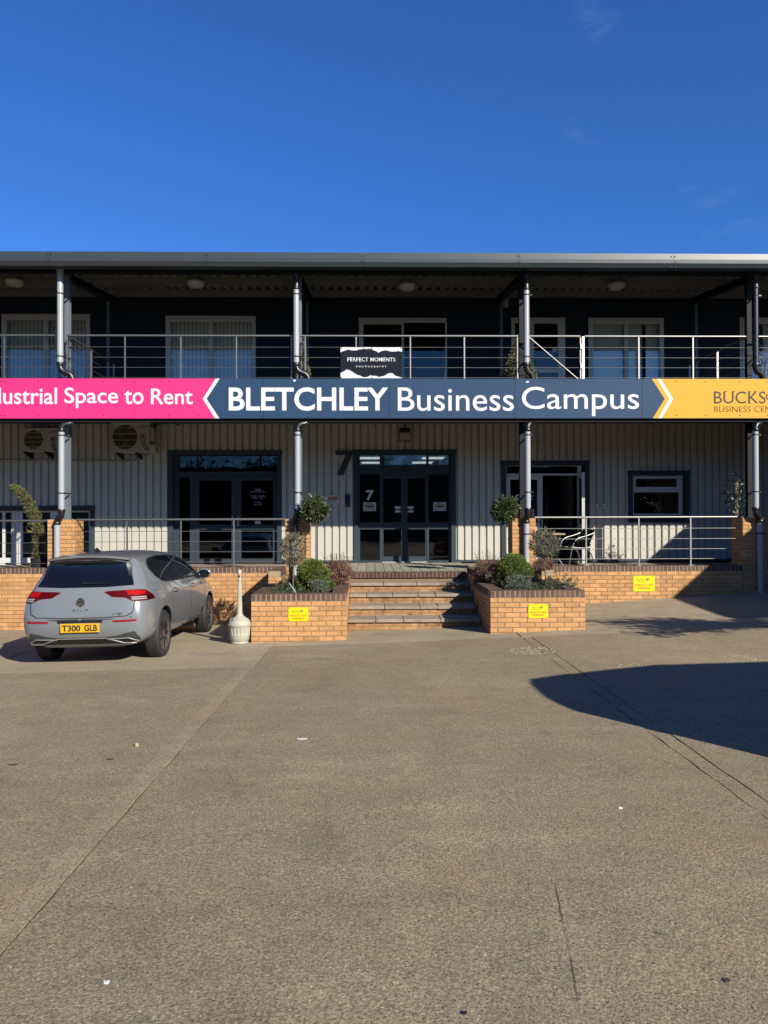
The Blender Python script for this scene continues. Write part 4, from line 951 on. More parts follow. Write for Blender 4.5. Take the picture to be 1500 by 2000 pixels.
# ------------------------------------------------------------------ air conditioning
def acunit(label, x0, x1, y0, y1, Y):
    a, b, c, d = ax(x0, Y), ax(x1, Y), az(y1, Y), az(y0, Y); w, h = b - a, d - c; t = thing('air_conditioner', label, 'air conditioner', ((a + b) / 2, Y + .15, c), 'outdoor air conditioning units')
    cas = M('cream_ac_casing', (.56, .53, .45), .45, var=.05, vs=4)
    cx, cz, r = a + .34 * w, c + .5 * h, .40 * h; n = 28
    mb = MB(); mb.bbox(a, b, Y + .012, Y + .3, c, d, .012)
    mb.build('casing', cas, t)
    # front sheet with the round opening
    sq = [(a + .005, c + .005), (b - .005, c + .005), (b - .005, d - .005), (a + .005, d - .005)]; fr_ = MB()
    ring_ = [(cx + r * math.cos(k), cz + r * math.sin(k)) for k in np.linspace(0, 2 * math.pi, n, False)]
    bm = bmesh.new(); ov = [bm.verts.new((p[0], Y, p[1])) for p in sq]; iv = [bm.verts.new((p[0], Y, p[1])) for p in ring_]
    es = [bm.edges.new((ov[i], ov[(i + 1) % 4])) for i in range(4)] + [bm.edges.new((iv[i], iv[(i + 1) % n])) for i in range(n)]
    bmesh.ops.triangle_fill(bm, use_beauty=True, edges=es); fr_.addbm(bm)
    for i in range(n): p, q = ring_[i], ring_[(i + 1) % n]; fr_.add([(p[0], Y, p[1]), (q[0], Y, q[1]), (q[0], Y + .010, q[1]), (p[0], Y + .010, p[1])], [(0, 1, 2, 3)])
    fr_.build('front_panel', cas, t)
    MB().lathe([(r, 0), (.01, .001)], (cx, Y + .0105, cz), 28, 'y').build('fan_recess', dark, t)
    fb = MB()
    for k in range(3):
        a0 = k * 2.094 + .4
        pts = [(cx + rr_ * math.cos(a0 + da), cz + rr_ * math.sin(a0 + da)) for rr_, da in ((.06 * h, 0), (.36 * h, -.25), (.37 * h, .5), (.06 * h, .6))]; fb.prism(pts, Y + .006, Y + .0085)
    fb.build('fan', M('dim_fan', (.05, .045, .04), .5), t)
    gr = MB()
    for k in range(1, 7): gr.tube([(cx + r * k / 6.5 * math.cos(q), Y - .004, cz + r * k / 6.5 * math.sin(q)) for q in np.linspace(0, 2 * math.pi, 24, False)], .0022, 4, True)
    for k in range(4): gr.tube([(cx - r * .98, Y - .006, cz + (k - 1.5) * .2 * h), (cx + r * .98, Y - .006, cz + (k - 1.5) * .2 * h)], .006, 5)
    fw = MB(); u = r * 1.13
    for x_ in (cx - u, cx + u): fw.box(x_ - .006, x_ + .006, Y - .012, Y - .001, cz - u * .98, cz + u * .98)
    for z_ in (cz - u, cz + u): fw.box(cx - u, cx + u, Y - .0125, Y - .0015, z_ - .006, z_ + .006)
    gr.build('fan_grille', cas, t); fw.build('grille_frame', cas, t)
    lg = MB(); lx0 = a + .735 * w; lz = c + .83 * h; s = .017
    for q, e in ((0, s), (-s * .95, -s * .6), (s * .95, -s * .6)):
        px_, pz_ = lx0 + q, lz + e; lg.prism([(px_ - s * .62, pz_), (px_, pz_ + s * .9), (px_ + s * .62, pz_), (px_, pz_ - s * .9)], Y - .003, Y - .001)
    text_mb(lg, 'MITSUBISHI', lx0 + .035, lx0 + .18, lz + .002, lz + .022, Y - .001, .02, 1, .002); text_mb(lg, 'ELECTRIC', lx0 + .035, lx0 + .13, lz - .022, lz - .006, Y - .001, 0, 1, .002); lg.build('lettering', inkm, t)
    s0 = (a + .83 * w, c + .47 * h); iso = MB().bbox(s0[0] - .045, s0[0] + .045, Y - .05, Y - .0005, s0[1] - .06, s0[1] + .06, .008).build('isolator_switch', M('grey_box', (.35, .35, .33), .5), t)
    MB().lathe([(.026, -.01), (.024, .014)], (s0[0], Y - .051, s0[1] + .01), 14, 'y').build('switch_knob', M('red_knob', (.4, .02, .02), .4), iso)
    cbm = MB()
    for q in (-.02, .03): cbm.tube(arc((s0[0] + q, Y - .02, s0[1] - .06), (s0[0] + q, Y - .03, s0[1] - .2), (s0[0] + .1 + q, Y - .02, s0[1] - .27), 8), .008, 6)
    cbm.build('cable', black, t)
    for px_ in (a + .1 * w, a + .62 * w):
        k = MB(); k.add([(px_, Y - .02, c - .03), (px_ + .04, Y - .02, c - .03), (px_ + .04, YW + .02, c - .14), (px_, YW + .02, c - .14), (px_, Y - .02, c - .004), (px_ + .04, Y - .02, c - .004), (px_ + .04, YW + .02, c - .004), (px_, YW + .02, c - .004)], [(0, 3, 2, 1), (4, 5, 6, 7), (0, 1, 5, 4), (1, 2, 6, 5), (2, 3, 7, 6), (3, 0, 4, 7)]); k.build('bracket', beamm, t)
    return t, (a, b, c, d)
ac1, e1 = acunit('cream air conditioner partly behind the first drainpipe', 38, 118, 835, 881, 16.72)
ac2, e2 = acunit('cream air conditioner with side cover left of the double door', 219.5, 292, 823, 883, 16.72)
MB().bbox(e2[1] - .14, e2[1] + .125, 16.74, 16.98, e2[2] + .0, e2[2] + .19, .03).build('side_cover', MATS['cream_ac_casing'], ac2)
MB().bbox(e2[1] + .002, e2[1] + .07, 16.76, 16.98, e2[2] + .25, e2[3] - .12, .02).build('service_cover', MATS['cream_ac_casing'], ac2)
hz = MB(); a = at(300, 838, 16.9); b = at(318, 826, 16.95); c = at(350, 828, 17.0); hz.tube(arc((a.x, 16.9, a.z - .15), (a.x, 16.9, b.z + .02), (b.x, 16.95, b.z), 8) + arc((b.x + .05, 16.96, b.z), (b.x + .2, 17, b.z + .03), (c.x, 17.03, c.z), 6), .035, 8); hz.build('refrigerant_hose', black, ac2, True)
cd = thing('condensate_pipe', 'thin grey waste pipe running along the cladding under air conditioners', 'pipe', tuple(at(130, 900, 17.04)))
cz_ = az(900, 17.04, 130); dp = MB(); dp.tube([(-9, 17.05, cz_ + .02), (ax(263, 17.05), 17.05, cz_)], .021, 8); dp.build('waste_pipe', M('grey_waste_pipe', (.36, .36, .34), .4), cd, True)
for px in (82, 264): x = ax(px, 17.05); MB().tube([(x, 17.05, cz_ + .0), (x, 17.05, cz_ + .1), (x - .03, 16.95, cz_ + .2)], .023, 8).build('riser', MATS['grey_waste_pipe'], cd, True)
# ------------------------------------------------------------------ small things on the wall
YC = YW - .001
c = at(791, 850, 16.95); t = thing('floodlight', 'black floodlight with pale lens above the main entrance', 'light', tuple(c))
a, b, z0, z1 = ax(780, 16.9), ax(802, 16.9), az(862, 16.9), az(836, 16.9)
MB().bbox(a, b, 16.9, 17.0, z0, z1, .02).build('housing', black, t); MB().bbox(a + .012, b - .012, 16.885, 16.905, z0 + .02, z1 - .1, .012).build('lens', M('frosted_lens', (.5, .47, .42), .4), t); MB().box(c.x - .05, c.x + .05, 17.0, YC + .02, c.z - .04, c.z + .04).build('bracket', black, t)
def plate(name, label, cat, px0, px1, py0, py1, m=paper):
    r = pxr(px0, px1, py0, py1, YC); t = thing(name, label, cat, ((r[0] + r[1]) / 2, YC, (r[2] + r[3]) / 2)); MB().box(r[0], r[1], YC - .014, YC - .001, r[2], r[3]).build('sign_plate', m, t); return t, r
t, r = plate('warning_sign', 'small white sign with orange warning band left of the entrance', 'sign', 638, 663, 967, 985); w, h = r[1] - r[0], r[3] - r[2]
MB().box(r[0] + .33 * w, r[1] - .04 * w, YC - .016, YC - .0145, r[2] + .46 * h, r[2] + .84 * h).build('orange_band', orange, t)
tr = MB(); tr.prism([(r[0] + .05 * w, r[2] + .46 * h), (r[0] + .41 * w, r[2] + .46 * h), (r[0] + .23 * w, r[2] + .93 * h)], YC - .0155, YC - .0143); tr.build('warning_triangle', inkm, t)
tr = MB(); tr.prism([(r[0] + .10 * w, r[2] + .50 * h), (r[0] + .36 * w, r[2] + .50 * h), (r[0] + .23 * w, r[2] + .84 * h)], YC - .0170, YC - .0158); tr.build('triangle_face', orange, t)
tr = MB(); tr.prism([(r[0] + .19 * w, r[2] + .54 * h), (r[0] + .29 * w, r[2] + .54 * h), (r[0] + .25 * w, r[2] + .72 * h), (r[0] + .20 * w, r[2] + .66 * h)], YC - .0182, YC - .0172)
for a, b, z in ((.45, .82, .77), (.5, .78, .65), (.44, .85, .53), (.08, .7, .3), (.08, .5, .12), (.66, .92, .14)): tr.box(r[0] + a * w, r[0] + b * w, YC - .0178, YC - .0162, r[2] + z * h - .005, r[2] + z * h + .005)
tr.build('print', inkm, t)
r = pxr(674, 684, 964.5, 990.5, YC); t = thing('door_entry_panel', 'black keypad entry panel beside the main entrance trim', 'intercom', ((r[0] + r[1]) / 2, YC, (r[2] + r[3]) / 2)); MB().bbox(r[0], r[1], YC - .03, YC - .001, r[2], r[3], .008).build('housing', black, t)
MB().box(r[0] + .015, r[1] - .015, YC - .032, YC - .0302, r[2] + .1, r[3] - .04).build('screen', M('dim_screen', (.03, .04, .07), .15), t)
t, r = plate('door_number_plate', 'small white plate half hidden by the second drainpipe', 'sign', 564, 584, 988, 998.5); w = r[1] - r[0]; text_mb(MB(), 'C101', 0, 1, 0, 1, 0)
mb = MB(); text_mb(mb, 'C101', r[0] + .27 * w, r[1] - .2 * w, r[2] + .045, r[3] - .025, YC - .0145, .03, 1, .0012); mb.build('lettering', inkm, t)
t, r = plate('door_number_plate', 'small white door number plate right of the open white door', 'sign', 1163, 1184, 985, 995.5); w = r[1] - r[0]
mb = MB(); text_mb(mb, 'C102', r[0] + .27 * w, r[1] - .3 * w, r[2] + .05, r[3] - .025, YC - .0145, .03, 1, .0012); mb.box(r[0] + .1 * w, r[1] - .15 * w, YC - .0157, YC - .0142, r[2] + .025, r[2] + .03); mb.build('lettering', inkm, t)

# ------------------------------------------------------------------ banner on the balcony railing
def bx(p): return ax(650 + p / 10, YR - .03, 710)
def bz(p): return az(670 + p / 10, YR - .03)
t = thing('banner', 'black and white photography banner tied to the balcony railing', 'banner', (bx(755), YR - .03, bz(385)))
x0, x1, z0, z1 = bx(152), bx(1352), bz(688), bz(85); nx, nz = 60, 12
def by(x, z): u = (x - x0) / (x1 - x0); return YR - .034 + .0035 * math.sin(u * 95 + 2 * math.sin(u * 9)) * (.4 + .6 * math.sin(math.pi * (z - z0) / (z1 - z0))) + .004 * math.sin(u * 13 + z * 9)
def cloth(poly_top, poly_bot, off):
    mb = MB(); vs = []
    for i in range(nx + 1):
        x = x0 + (x1 - x0) * i / nx; a, b = poly_bot(x), poly_top(x)
        for j in range(nz + 1): z = a + (b - a) * j / nz; vs.append((x, by(x, z) - off, z))
    mb.add(vs, [(i * (nz + 1) + j, (i + 1) * (nz + 1) + j, (i + 1) * (nz + 1) + j + 1, i * (nz + 1) + j + 1) for i in range(nx) for j in range(nz)]); return mb
def interp(pts):
    P_ = [(bx(a), bz(b)) for a, b in pts]; xs_, zs_ = [p[0] for p in P_], [p[1] for p in P_]
    return lambda x: float(np.interp(x, xs_, zs_)) + .004 * math.sin(x * 140) + .003 * math.sin(x * 61)
top = interp([(152, 185), (290, 128), (420, 150), (540, 125), (620, 110), (660, 125), (700, 112), (760, 120), (890, 185), (1010, 140), (1170, 172), (1280, 160), (1352, 170)])
bot = interp([(152, 580), (210, 560), (265, 512), (360, 540), (440, 600), (590, 660), (640, 672), (740, 632), (850, 640), (910, 660), (1000, 640), (1110, 582), (1170, 590), (1230, 640), (1300, 660), (1352, 665)])
cloth(lambda x: z1, lambda x: z0, 0).build('cloth', M('white_banner_cloth', (.78, .78, .80), .55), t, True)
cloth(top, bot, .005).build('dark_print', M('dark_banner_print', (.020, .023, .034), .8, spec=.03), t, True)
def btext(s, a, b, c, d, off, sp):
    mb = MB(); text_mb(mb, s, bx(a), bx(b), bz(d), bz(c), 0, off, sp, .001); mb.v = [(p[0], by(p[0], p[2]) - (.012 if p[1] < 0 else .009), p[2]) for p in mb.v]; mb.build('lettering', white, t)
btext('PERFECT MOMENTS', 287, 1222, 285, 362, .008, 1.06); btext('PHOTOGRAPHY', 458, 1048, 446, 478, .01, 1.9)
ey = MB()
for a in (165, 755, 1335):
    for b in (100, 672): ey.lathe([(.012, 0), (.010, .004)], (bx(a), by(bx(a), bz(b)) - .001, bz(b)), 10, 'y')
ey.build('eyelets', inkm, t)
# ------------------------------------------------------------------ plants
def leaves(pos, axis, L, W, jit=.35, fold=.25):
    """diamond leaves, one per row of pos; axis = direction each leaf points"""
    n = len(pos); a = axis + RNG.normal(0, jit, (n, 3)); a /= np.linalg.norm(a, axis=1, keepdims=True) + 1e-9
    s = np.cross(a, RNG.normal(0, 1, (n, 3))); s /= np.linalg.norm(s, axis=1, keepdims=True) + 1e-9; nn = np.cross(a, s)
    l = (L * RNG.uniform(.6, 1.25, (n, 1))); w = (W * RNG.uniform(.7, 1.2, (n, 1)))
    v = np.stack([pos, pos + a * l * .45 + s * w * .5 + nn * w * fold, pos + a * l, pos + a * l * .45 - s * w * .5 + nn * w * fold], 1).reshape(-1, 3)
    f = [(i * 4, i * 4 + 1, i * 4 + 2, i * 4 + 3) for i in range(n)]
    return v, f
def leafmesh(name, mat, parent, sets, kind=None):
    mb = MB()
    for v, f in sets: k = len(mb.v); mb.v.extend(map(tuple, v)); mb.f.extend([tuple(i + k for i in q) for q in f]); mb.mi.extend([0] * len(f))
    return mb.build(name, mat, parent, kind=kind)
def ball(c, r, n, inner=.75):
    d = RNG.normal(0, 1, (n, 3)); d /= np.linalg.norm(d, axis=1, keepdims=True); rad = RNG.uniform(inner, 1, (n, 1)) ** .6
    lump = 1 + .10 * np.sin(d[:, :1] * 5 + c[0] * 3) * np.cos(d[:, 2:] * 6 + c[0]) + .06 * np.sin(d[:, 1:2] * 11)
    return np.array(c) + d * rad * lump * np.array(r), d
def twigs(mb, base, tips, r):
    for t in tips:
        m = [(base[i] + t[i]) / 2 + random.uniform(-.03, .03) for i in range(3)]; mb.tube([tuple(base), m, tuple(t)], [r, r * .7, r * .35], 5)
def standard_tree(name, label, foot, top, crown, r, mat, n, L, W, group, cat='small tree', trunk_r=.014, lean=0):
    t = thing(name, label, cat, foot, group)
    mb = MB(); mid = [(foot[i] + top[i]) / 2 for i in range(3)]; mid[0] += lean
    mb.tube([foot, mid, top], [trunk_r, trunk_r * .9, trunk_r * .8], 7)
    p, d = ball(crown, r, n, .35); tw = [tuple(p[i]) for i in RNG.choice(n, 38, False)]; twigs(mb, top, tw, trunk_r * .5); mb.build('trunk', barkm, t, True)
    # loose shoots that break the outline
    q, e = ball(crown, [v * 1.0 for v in r], n // 3, .95); out = []
    for k in range(50):
        b, dd = ball(crown, [v * .85 for v in r], 1, .9); m = 16; s = np.linspace(0, 1, m)[:, None]; dirn = dd[0] * .7 + np.array((0, 0, .45)); ln = random.uniform(.5, 1.0) * r[0] * .65
        out.append(leaves(b + s * dirn * ln, np.tile(dirn, (m, 1)), L, W, .6))
    leafmesh('crown', mat, t, [leaves(p, d + np.array((0, 0, .25)), L, W, .55), leaves(q, e, L, W, .5)] + out)
    return t
def P3(px, py, Y): return tuple(at(px, py, Y))
def onbed(px, Y, z): return (ax(px, Y), Y, z)
ZBL, ZBR = ZPL - .075, ZPR - .075
standard_tree('bay_tree', 'round headed bay tree on a thin stem in the left planter', onbed(617, 13.85, ZBL), P3(617, 1018, 13.85), P3(615, 998, 13.85), (.205, .20, .19), leafbay, 560, .085, .030, 'clipped bay trees on stems', lean=.0)
standard_tree('bay_tree', 'bay tree with a leaning stem in the right planter', onbed(994, 13.75, ZBR), P3(986, 1018, 13.75), P3(985, 997, 13.75), (.195, .19, .195), leafbay, 560, .085, .030, 'clipped bay trees on stems', lean=-.02)
standard_tree('olive_tree', 'small silvery olive tree in front of the shaded pillar', onbed(572, 12.1, ZBL), P3(573, 1104, 12.1), P3(573, 1076, 12.1), (.185, .19, .25), leafolive, 900, .055, .013, 'small olive trees in the planters', trunk_r=.013)
standard_tree('olive_tree', 'small silvery olive tree in front of the metal chair', onbed(1066, 12.6, ZBR), P3(1063, 1092, 12.6), P3(1062, 1064, 12.6), (.225, .21, .215), leafolive, 900, .055, .013, 'small olive trees in the planters', trunk_r=.013)
def boxball(label, c, r, zb):
    t = thing('box_ball', label, 'shrub', (c[0], c[1], zb), 'clipped box balls')
    p, d = ball(c, (r, r, r * 1.02), 9000, .86); leafmesh('crown', leafbox, t, [leaves(p, d + np.array((0, 0, .3)), .026, .017, .7)])
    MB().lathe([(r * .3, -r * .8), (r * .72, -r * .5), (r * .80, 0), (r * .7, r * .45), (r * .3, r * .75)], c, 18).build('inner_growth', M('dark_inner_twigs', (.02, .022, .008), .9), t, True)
    tk = MB(); tk.tube([(c[0], c[1], zb - .02), (c[0], c[1], c[2])], .02, 6); tk.build('trunk', barkm, t)
boxball('round clipped box ball in the left planter', P3(610, 1126, 12.75), .275, ZBL)
boxball('round clipped box ball in the right planter', P3(1003, 1118, 12.55), .295, ZBR)
def heather(label, c, r, zb, n=2600, mat=None, sp=44, h=.3, name='heather', cat='shrub', grp='reddish heathers'):
    t = thing(name, label, cat, (c[0], c[1], zb), grp); sets = []; st = MB()
    p, d = ball(c, r, n, .5); sets.append(leaves(p, d * .6 + np.array((0, 0, .8)), .034, .015, .6))
    for k in range(sp):
        a = random.uniform(0, 6.28); rad = math.sqrt(random.random()); bs_ = np.array((c[0] + rad * r[0] * .8 * math.cos(a), c[1] + rad * r[1] * .8 * math.sin(a), c[2] + r[2] * .4)); tp = bs_ + np.array((math.cos(a) * rad * .12, math.sin(a) * .08, random.uniform(.35, 1) * h))
        st.tube([tuple(bs_), tuple((bs_ + tp) / 2 + np.array((.01, 0, 0))), tuple(tp)], .0016, 4); m = 9; s = RNG.uniform(.3, 1, (m, 1)); sets.append(leaves(bs_ + (tp - bs_) * s, np.tile(tp - bs_, (m, 1)) + RNG.normal(0, .1, (m, 3)), .02, .012, .6))
    st.build('stems', barkm, t); leafmesh('foliage', mat or leafheath, t, sets)
heather('reddish brown heather right of the left box ball', P3(661, 1120, 13.0), (.26, .3, .21), ZBL, 3000)
heather('pink tipped heather left of the right box ball', P3(952, 1117, 13.0), (.22, .3, .19), ZBR, 2800)
heather('low dry heather behind the right olive tree', P3(1062, 1104, 13.4), (.2, .2, .12), ZBR, 1300, sp=12, h=.1)
heather('grey green lavender at the front of the left planter', P3(626, 1145, 12.05), (.14, .12, .10), ZBL, 900, leaflav, 16, .08, 'lavender', 'plant', 'lavender tufts')
heather('grey green lavender at the front of the right planter', P3(1012, 1138, 11.95), (.20, .14, .12), ZBR, 1300, leaflav, 20, .08, 'lavender', 'plant', 'lavender tufts')
heather('bright green leafy tuft at the coping of the left planter', P3(646, 1143, 12.1), (.07, .08, .07), ZBL, 350, leafbox, 6, .05, 'green_tuft', 'plant', None)
def spread(label, x0, x1, y0, y1, z, n, mat, name, rise=.1, L=.035, W=.016, fr=0):
    t = thing(name, label, 'plant', ((x0 + x1) / 2, (y0 + y1) / 2, z)); sets = []
    p = np.stack([RNG.uniform(x0, x1, n), RNG.uniform(y0, y1, n), z + RNG.uniform(0, 1, n) ** 1.5 * rise], 1); sets.append(leaves(p, np.tile((0, 0, 1.), (n, 1)) + RNG.normal(0, .7, (n, 3)), L, W, .4))
    st = MB()
    for k in range(fr):
        b = np.array((random.uniform(x0, x1), random.uniform(y0, y1), z)); dv = np.array((random.uniform(-.5, .7), random.uniform(-.4, .3), random.uniform(.35, 1))); dv /= np.linalg.norm(dv); ln = random.uniform(.16, .36); m = 26; s = np.linspace(.1, 1, m)[:, None]; q = b + dv * ln * s + np.array((0, 0, -1)) * (s ** 2) * .05
        st.tube([tuple(b), tuple(b + dv * ln * .5), tuple(q[-1])], .003, 4); side = np.cross(dv, (0, 1, .2)); sg = np.where(np.arange(m)[:, None] % 2 == 0, 1, -1); sets.append(leaves(q, side * sg + dv * .5, .045, .018, .25))
    if st.f: st.build('stems', barkm, t)
    leafmesh('foliage', mat, t, sets)
spread('dark green low ground cover at left of the left planter', ax(508, 11.8), ax(590, 11.8), 11.65, 13.0, ZBL - .02, 1700, leafdark, 'ground_cover', .10)
spread('dark fern like plant behind the left olive stem', ax(548, 13), ax(590, 13), 12.7, 13.3, ZBL, 300, leafdark, 'leafy_plant', .16, fr=18)
spread('spreading juniper at the right corner of the right planter', ax(1068, 12.1), ax(1108, 12.1), 11.75, 12.6, ZBR, 500, leafdark, 'juniper', .08, fr=22)
spread('low green creeping plant at the front of the right planter', ax(1020, 11.9), ax(1075, 11.9), 11.65, 12.5, ZBR - .02, 1300, leafdark, 'ground_cover', .09)
mb = MB(); a, b = P3(565, 1139, 12.0), P3(578, 1158, 11.75); mb.tube([a, b], .007, 8); tg = mb.build('plant_stake', white, None, True); setp(tg, 'short white stake leaning in the left planter by the olive stem', 'stake')
# tall bent conifer behind the left railing
t = thing('bent_conifer', 'tall thin conifer bending over behind the left railing', 'small tree', (ax(79, 14.75), 14.75, ZT))
path = [(80, 1112), (79, 1085), (77, 1060), (73, 1035), (66, 1008), (57, 985), (46, 966), (35, 955), (24, 950)]; rad = [.15, .145, .14, .135, .13, .12, .10, .075, .04]
pts = [np.array(at(a, b, 14.75)) for a, b in path]; MB().tube([tuple(p) for p in pts], [.02, .02, .018, .016, .014, .012, .01, .007, .004], 6).build('trunk', barkm, t, True)
sets = []
for i in range(len(pts) - 1):
    n = 460; s = RNG.uniform(0, 1, (n, 1)); r = rad[i] * (1 - s) + rad[i + 1] * s; d = RNG.normal(0, 1, (n, 3)); d /= np.linalg.norm(d, axis=1, keepdims=True); q = pts[i] * (1 - s) + pts[i + 1] * s + d * r * RNG.uniform(.25, 1, (n, 1)) * np.array((1, 1, .7)); ax_ = (pts[i + 1] - pts[i]); ax_ /= np.linalg.norm(ax_)
    sets.append(leaves(q, d * .8 + ax_ * .9, .05, .02, .4))
leafmesh('crown', leafcon, t, sets)
MB().lathe([(.12, 0), (.16, .02), (.19, .26), (.2, .28), (.17, .28)], (pts[0][0], 14.75, ZT - .02), 20).build('pot', M('dark_plant_pot', (.03, .03, .032), .6), t, True)
# climbing plant on stakes at the right pillar
t = thing('climbing_plant', 'straggly climber on bamboo canes beside the right pillar', 'plant', (ax(1441, 14.75), 14.75, ZT))
cn = MB()
for a, b, c, d in ((1441, 937, 1438, 1085), (1437.5, 942, 1436, 1085), (1440, 945, 1441, 1085)): cn.tube([P3(a, b, 14.75), P3(c, d, 14.75)], .009, 6)
cn.build('cane', M('bamboo_cane', (.42, .30, .16), .6), t)
n = 240; p, d = ball(P3(1441, 968, 14.75), (.27, .14, .42), n, .1); sets = [leaves(p, d + np.array((0, 0, -.5)), .06, .05, .6)]
n = 150; q = np.stack([RNG.normal(ax(1438, 14.72), .05, n), RNG.normal(14.72, .05, n), RNG.uniform(ZT, 1.5, n)], 1); sets.append(leaves(q, np.tile((0, 0, -1.), (n, 1)), .05, .02, .7))
leafmesh('foliage', leafivy, t, sets); st = MB()
for k in range(34):
    b = Vector(P3(1440, random.uniform(945, 1000), 14.75)); v = Vector((random.uniform(-.4, .3), random.uniform(-.1, .1), random.uniform(-.12, .3))); st.tube([b, b + v * .5 + Vector((0, 0, .04)), b + v * .95], .003, 4)
b = Vector(P3(1430, 962, 14.75)); st.tube([b, b + Vector((-.2, 0, .03)), b + Vector((-.45, 0, -.02))], .003, 4); st.build('stems', M('dark_stem', (.05, .045, .035), .8), t)
MB().lathe([(.11, 0), (.15, .22), (.155, .24), (.13, .24)], (ax(1441, 14.75), 14.75, ZT - .02), 18).build('pot', MATS['dark_plant_pot'], t, True)
# clipped cones on the balcony
def cone(label, px, py, h, rb, Y):
    c = at(px, py, Y); t = thing('clipped_cone', label, 'shrub', (c.x, Y, ZF), 'cone shaped shrubs on the balcony'); n = 5200; s = RNG.uniform(0, 1, n) ** .6; a = RNG.uniform(0, 2 * math.pi, n); rr_ = rb * s * RNG.uniform(.8, 1.02, n)
    top_ = c.z; p = np.stack([c.x + rr_ * np.cos(a), Y + rr_ * np.sin(a), top_ - s * h], 1); d = np.stack([np.cos(a), np.sin(a), np.full(n, .4)], 1); leafmesh('crown', M('pale_variegated_leaf', (.20, .20, .11), .5, rnd=.6, trl=.15), t, [leaves(p, d, .05, .022, .6)])
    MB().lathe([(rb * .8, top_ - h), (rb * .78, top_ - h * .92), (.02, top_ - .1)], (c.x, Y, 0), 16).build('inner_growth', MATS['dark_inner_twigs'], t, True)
    MB().lathe([(.13, ZF), (.18, top_ - h - .0), (.15, top_ - h)], (c.x, Y, 0), 18).build('pot', MATS['dark_plant_pot'], t, True)
cone('cone shrub behind the second drainpipe left of the banner', 588, 655, .98, .20, 14.75)
cone('wide cone shrub behind the third drainpipe left of the balcony door', 1013, 655, .98, .40, 14.95)
t = thing('bare_shrub', 'bare twiggy shrub on the balcony at the right edge', 'plant', (ax(1497, 14.7), 14.7, ZF)); st = MB(); b = Vector((ax(1497, 14.7), 14.7, ZF))
for k in range(16):
    e = b + Vector((random.uniform(-.35, .3), random.uniform(-.2, .2), random.uniform(.75, 1.1))); m = (b + e) / 2 + Vector((random.uniform(-.06, .06), 0, .1)); st.tube([b, m, e], [.008, .005, .002], 5)
    for j in range(3): q = m + (e - m) * random.random(); st.tube([q, q + Vector((random.uniform(-.15, .15), random.uniform(-.1, .1), .12))], .002, 4)
st.build('stems', M('pale_twig', (.35, .28, .22), .8), t); MB().lathe([(.12, ZF), (.16, ZF + .26), (.13, ZF + .26)], (b.x, 14.7, 0), 18).build('pot', MATS['dark_plant_pot'], t, True)

# ------------------------------------------------------------------ chair and table on the terrace
t = thing('terrace_chair', 'silver tube chair with black sling by the open white door', 'chair', (0, 0, 0)); ORG[t.name] = Vector()
for s, nm in ((-.26, 'side_frame'), (.26, 'side_frame')):
    mb = MB(); mb.tube([(-.30, s, 0)] + arc((-.22, s, .40), (-.17, s, .62), (-.02, s, .655), 7) + arc((.0, s, .66), (.16, s, .69), (.34, s, .76), 5), .0115, 8)
    mb.tube([(.33, s, 0)] + arc((.27, s, .25), (.2, s, .42), (.06, s, .43), 6) + [(-.2, s, .44)], .0135, 8)
    mb.tube([(.10, s * .92, .44), (.22, s * .92, .44), (.36, s * .92, .80)], .0125, 8)
    mb.build(nm, M('polished_aluminium', (.20, .20, .20), .45, 1), t, True)
sg_ = MB()
ps = [(-.2, .45), (-.05, .43), (.12, .42), (.2, .44), (.27, .6), (.36, .83)]
for i in range(5): (a, b), (c, d) = ps[i], ps[i + 1]; sg_.add([(a, -.235, b), (a, .235, b), (c, .235, d), (c, -.235, d), (a, -.235, b - .012), (a, .235, b - .012), (c, .235, d - .012), (c, -.235, d - .012)], [(0, 1, 2, 3), (7, 6, 5, 4), (0, 3, 7, 4), (1, 5, 6, 2)])
sg_.build('sling', M('black_sling_mesh', (.012, .012, .013), .6), t)
cr = MB(); cr.tube([(-.2, -.26, .44), (-.2, .26, .44)], .012, 8); cr.tube([(.3, -.26, .14), (.3, .26, .14)], .010, 8); cr.tube([(.36, -.24, .80), (.36, .24, .80)], .012, 8); cr.build('cross_tube', MATS['polished_aluminium'], t, True)
c = at(1122, 1100, 15.3); t.location = (c.x, 15.3, ZT); t.rotation_euler = (0, 0, R(16)); t.scale = (.93, .93, .93)
t = thing('bistro_table', 'small folding table behind the right olive tree', 'table', (ax(1072, 15.6), 15.6, ZT)); x, y = t.location.x, 15.6
MB().bbox(x - .27, x + .27, y - .27, y + .27, ZT + .655, ZT + .69, .008).build('table_top', M('pale_wood', (.42, .33, .22), .6, var=.2, vs=8), t)
lb_ = MB()
for s in (-.2, .2): lb_.tube([(x - .24, y + s, ZT), (x + .2, y + s, ZT + .655)], .012, 6); lb_.tube([(x + .26, y + s, ZT), (x - .18, y + s, ZT + .655)], .012, 6)
lb_.build('legs', M('grey_table_leg', (.25, .25, .25), .4, .6), t, True)

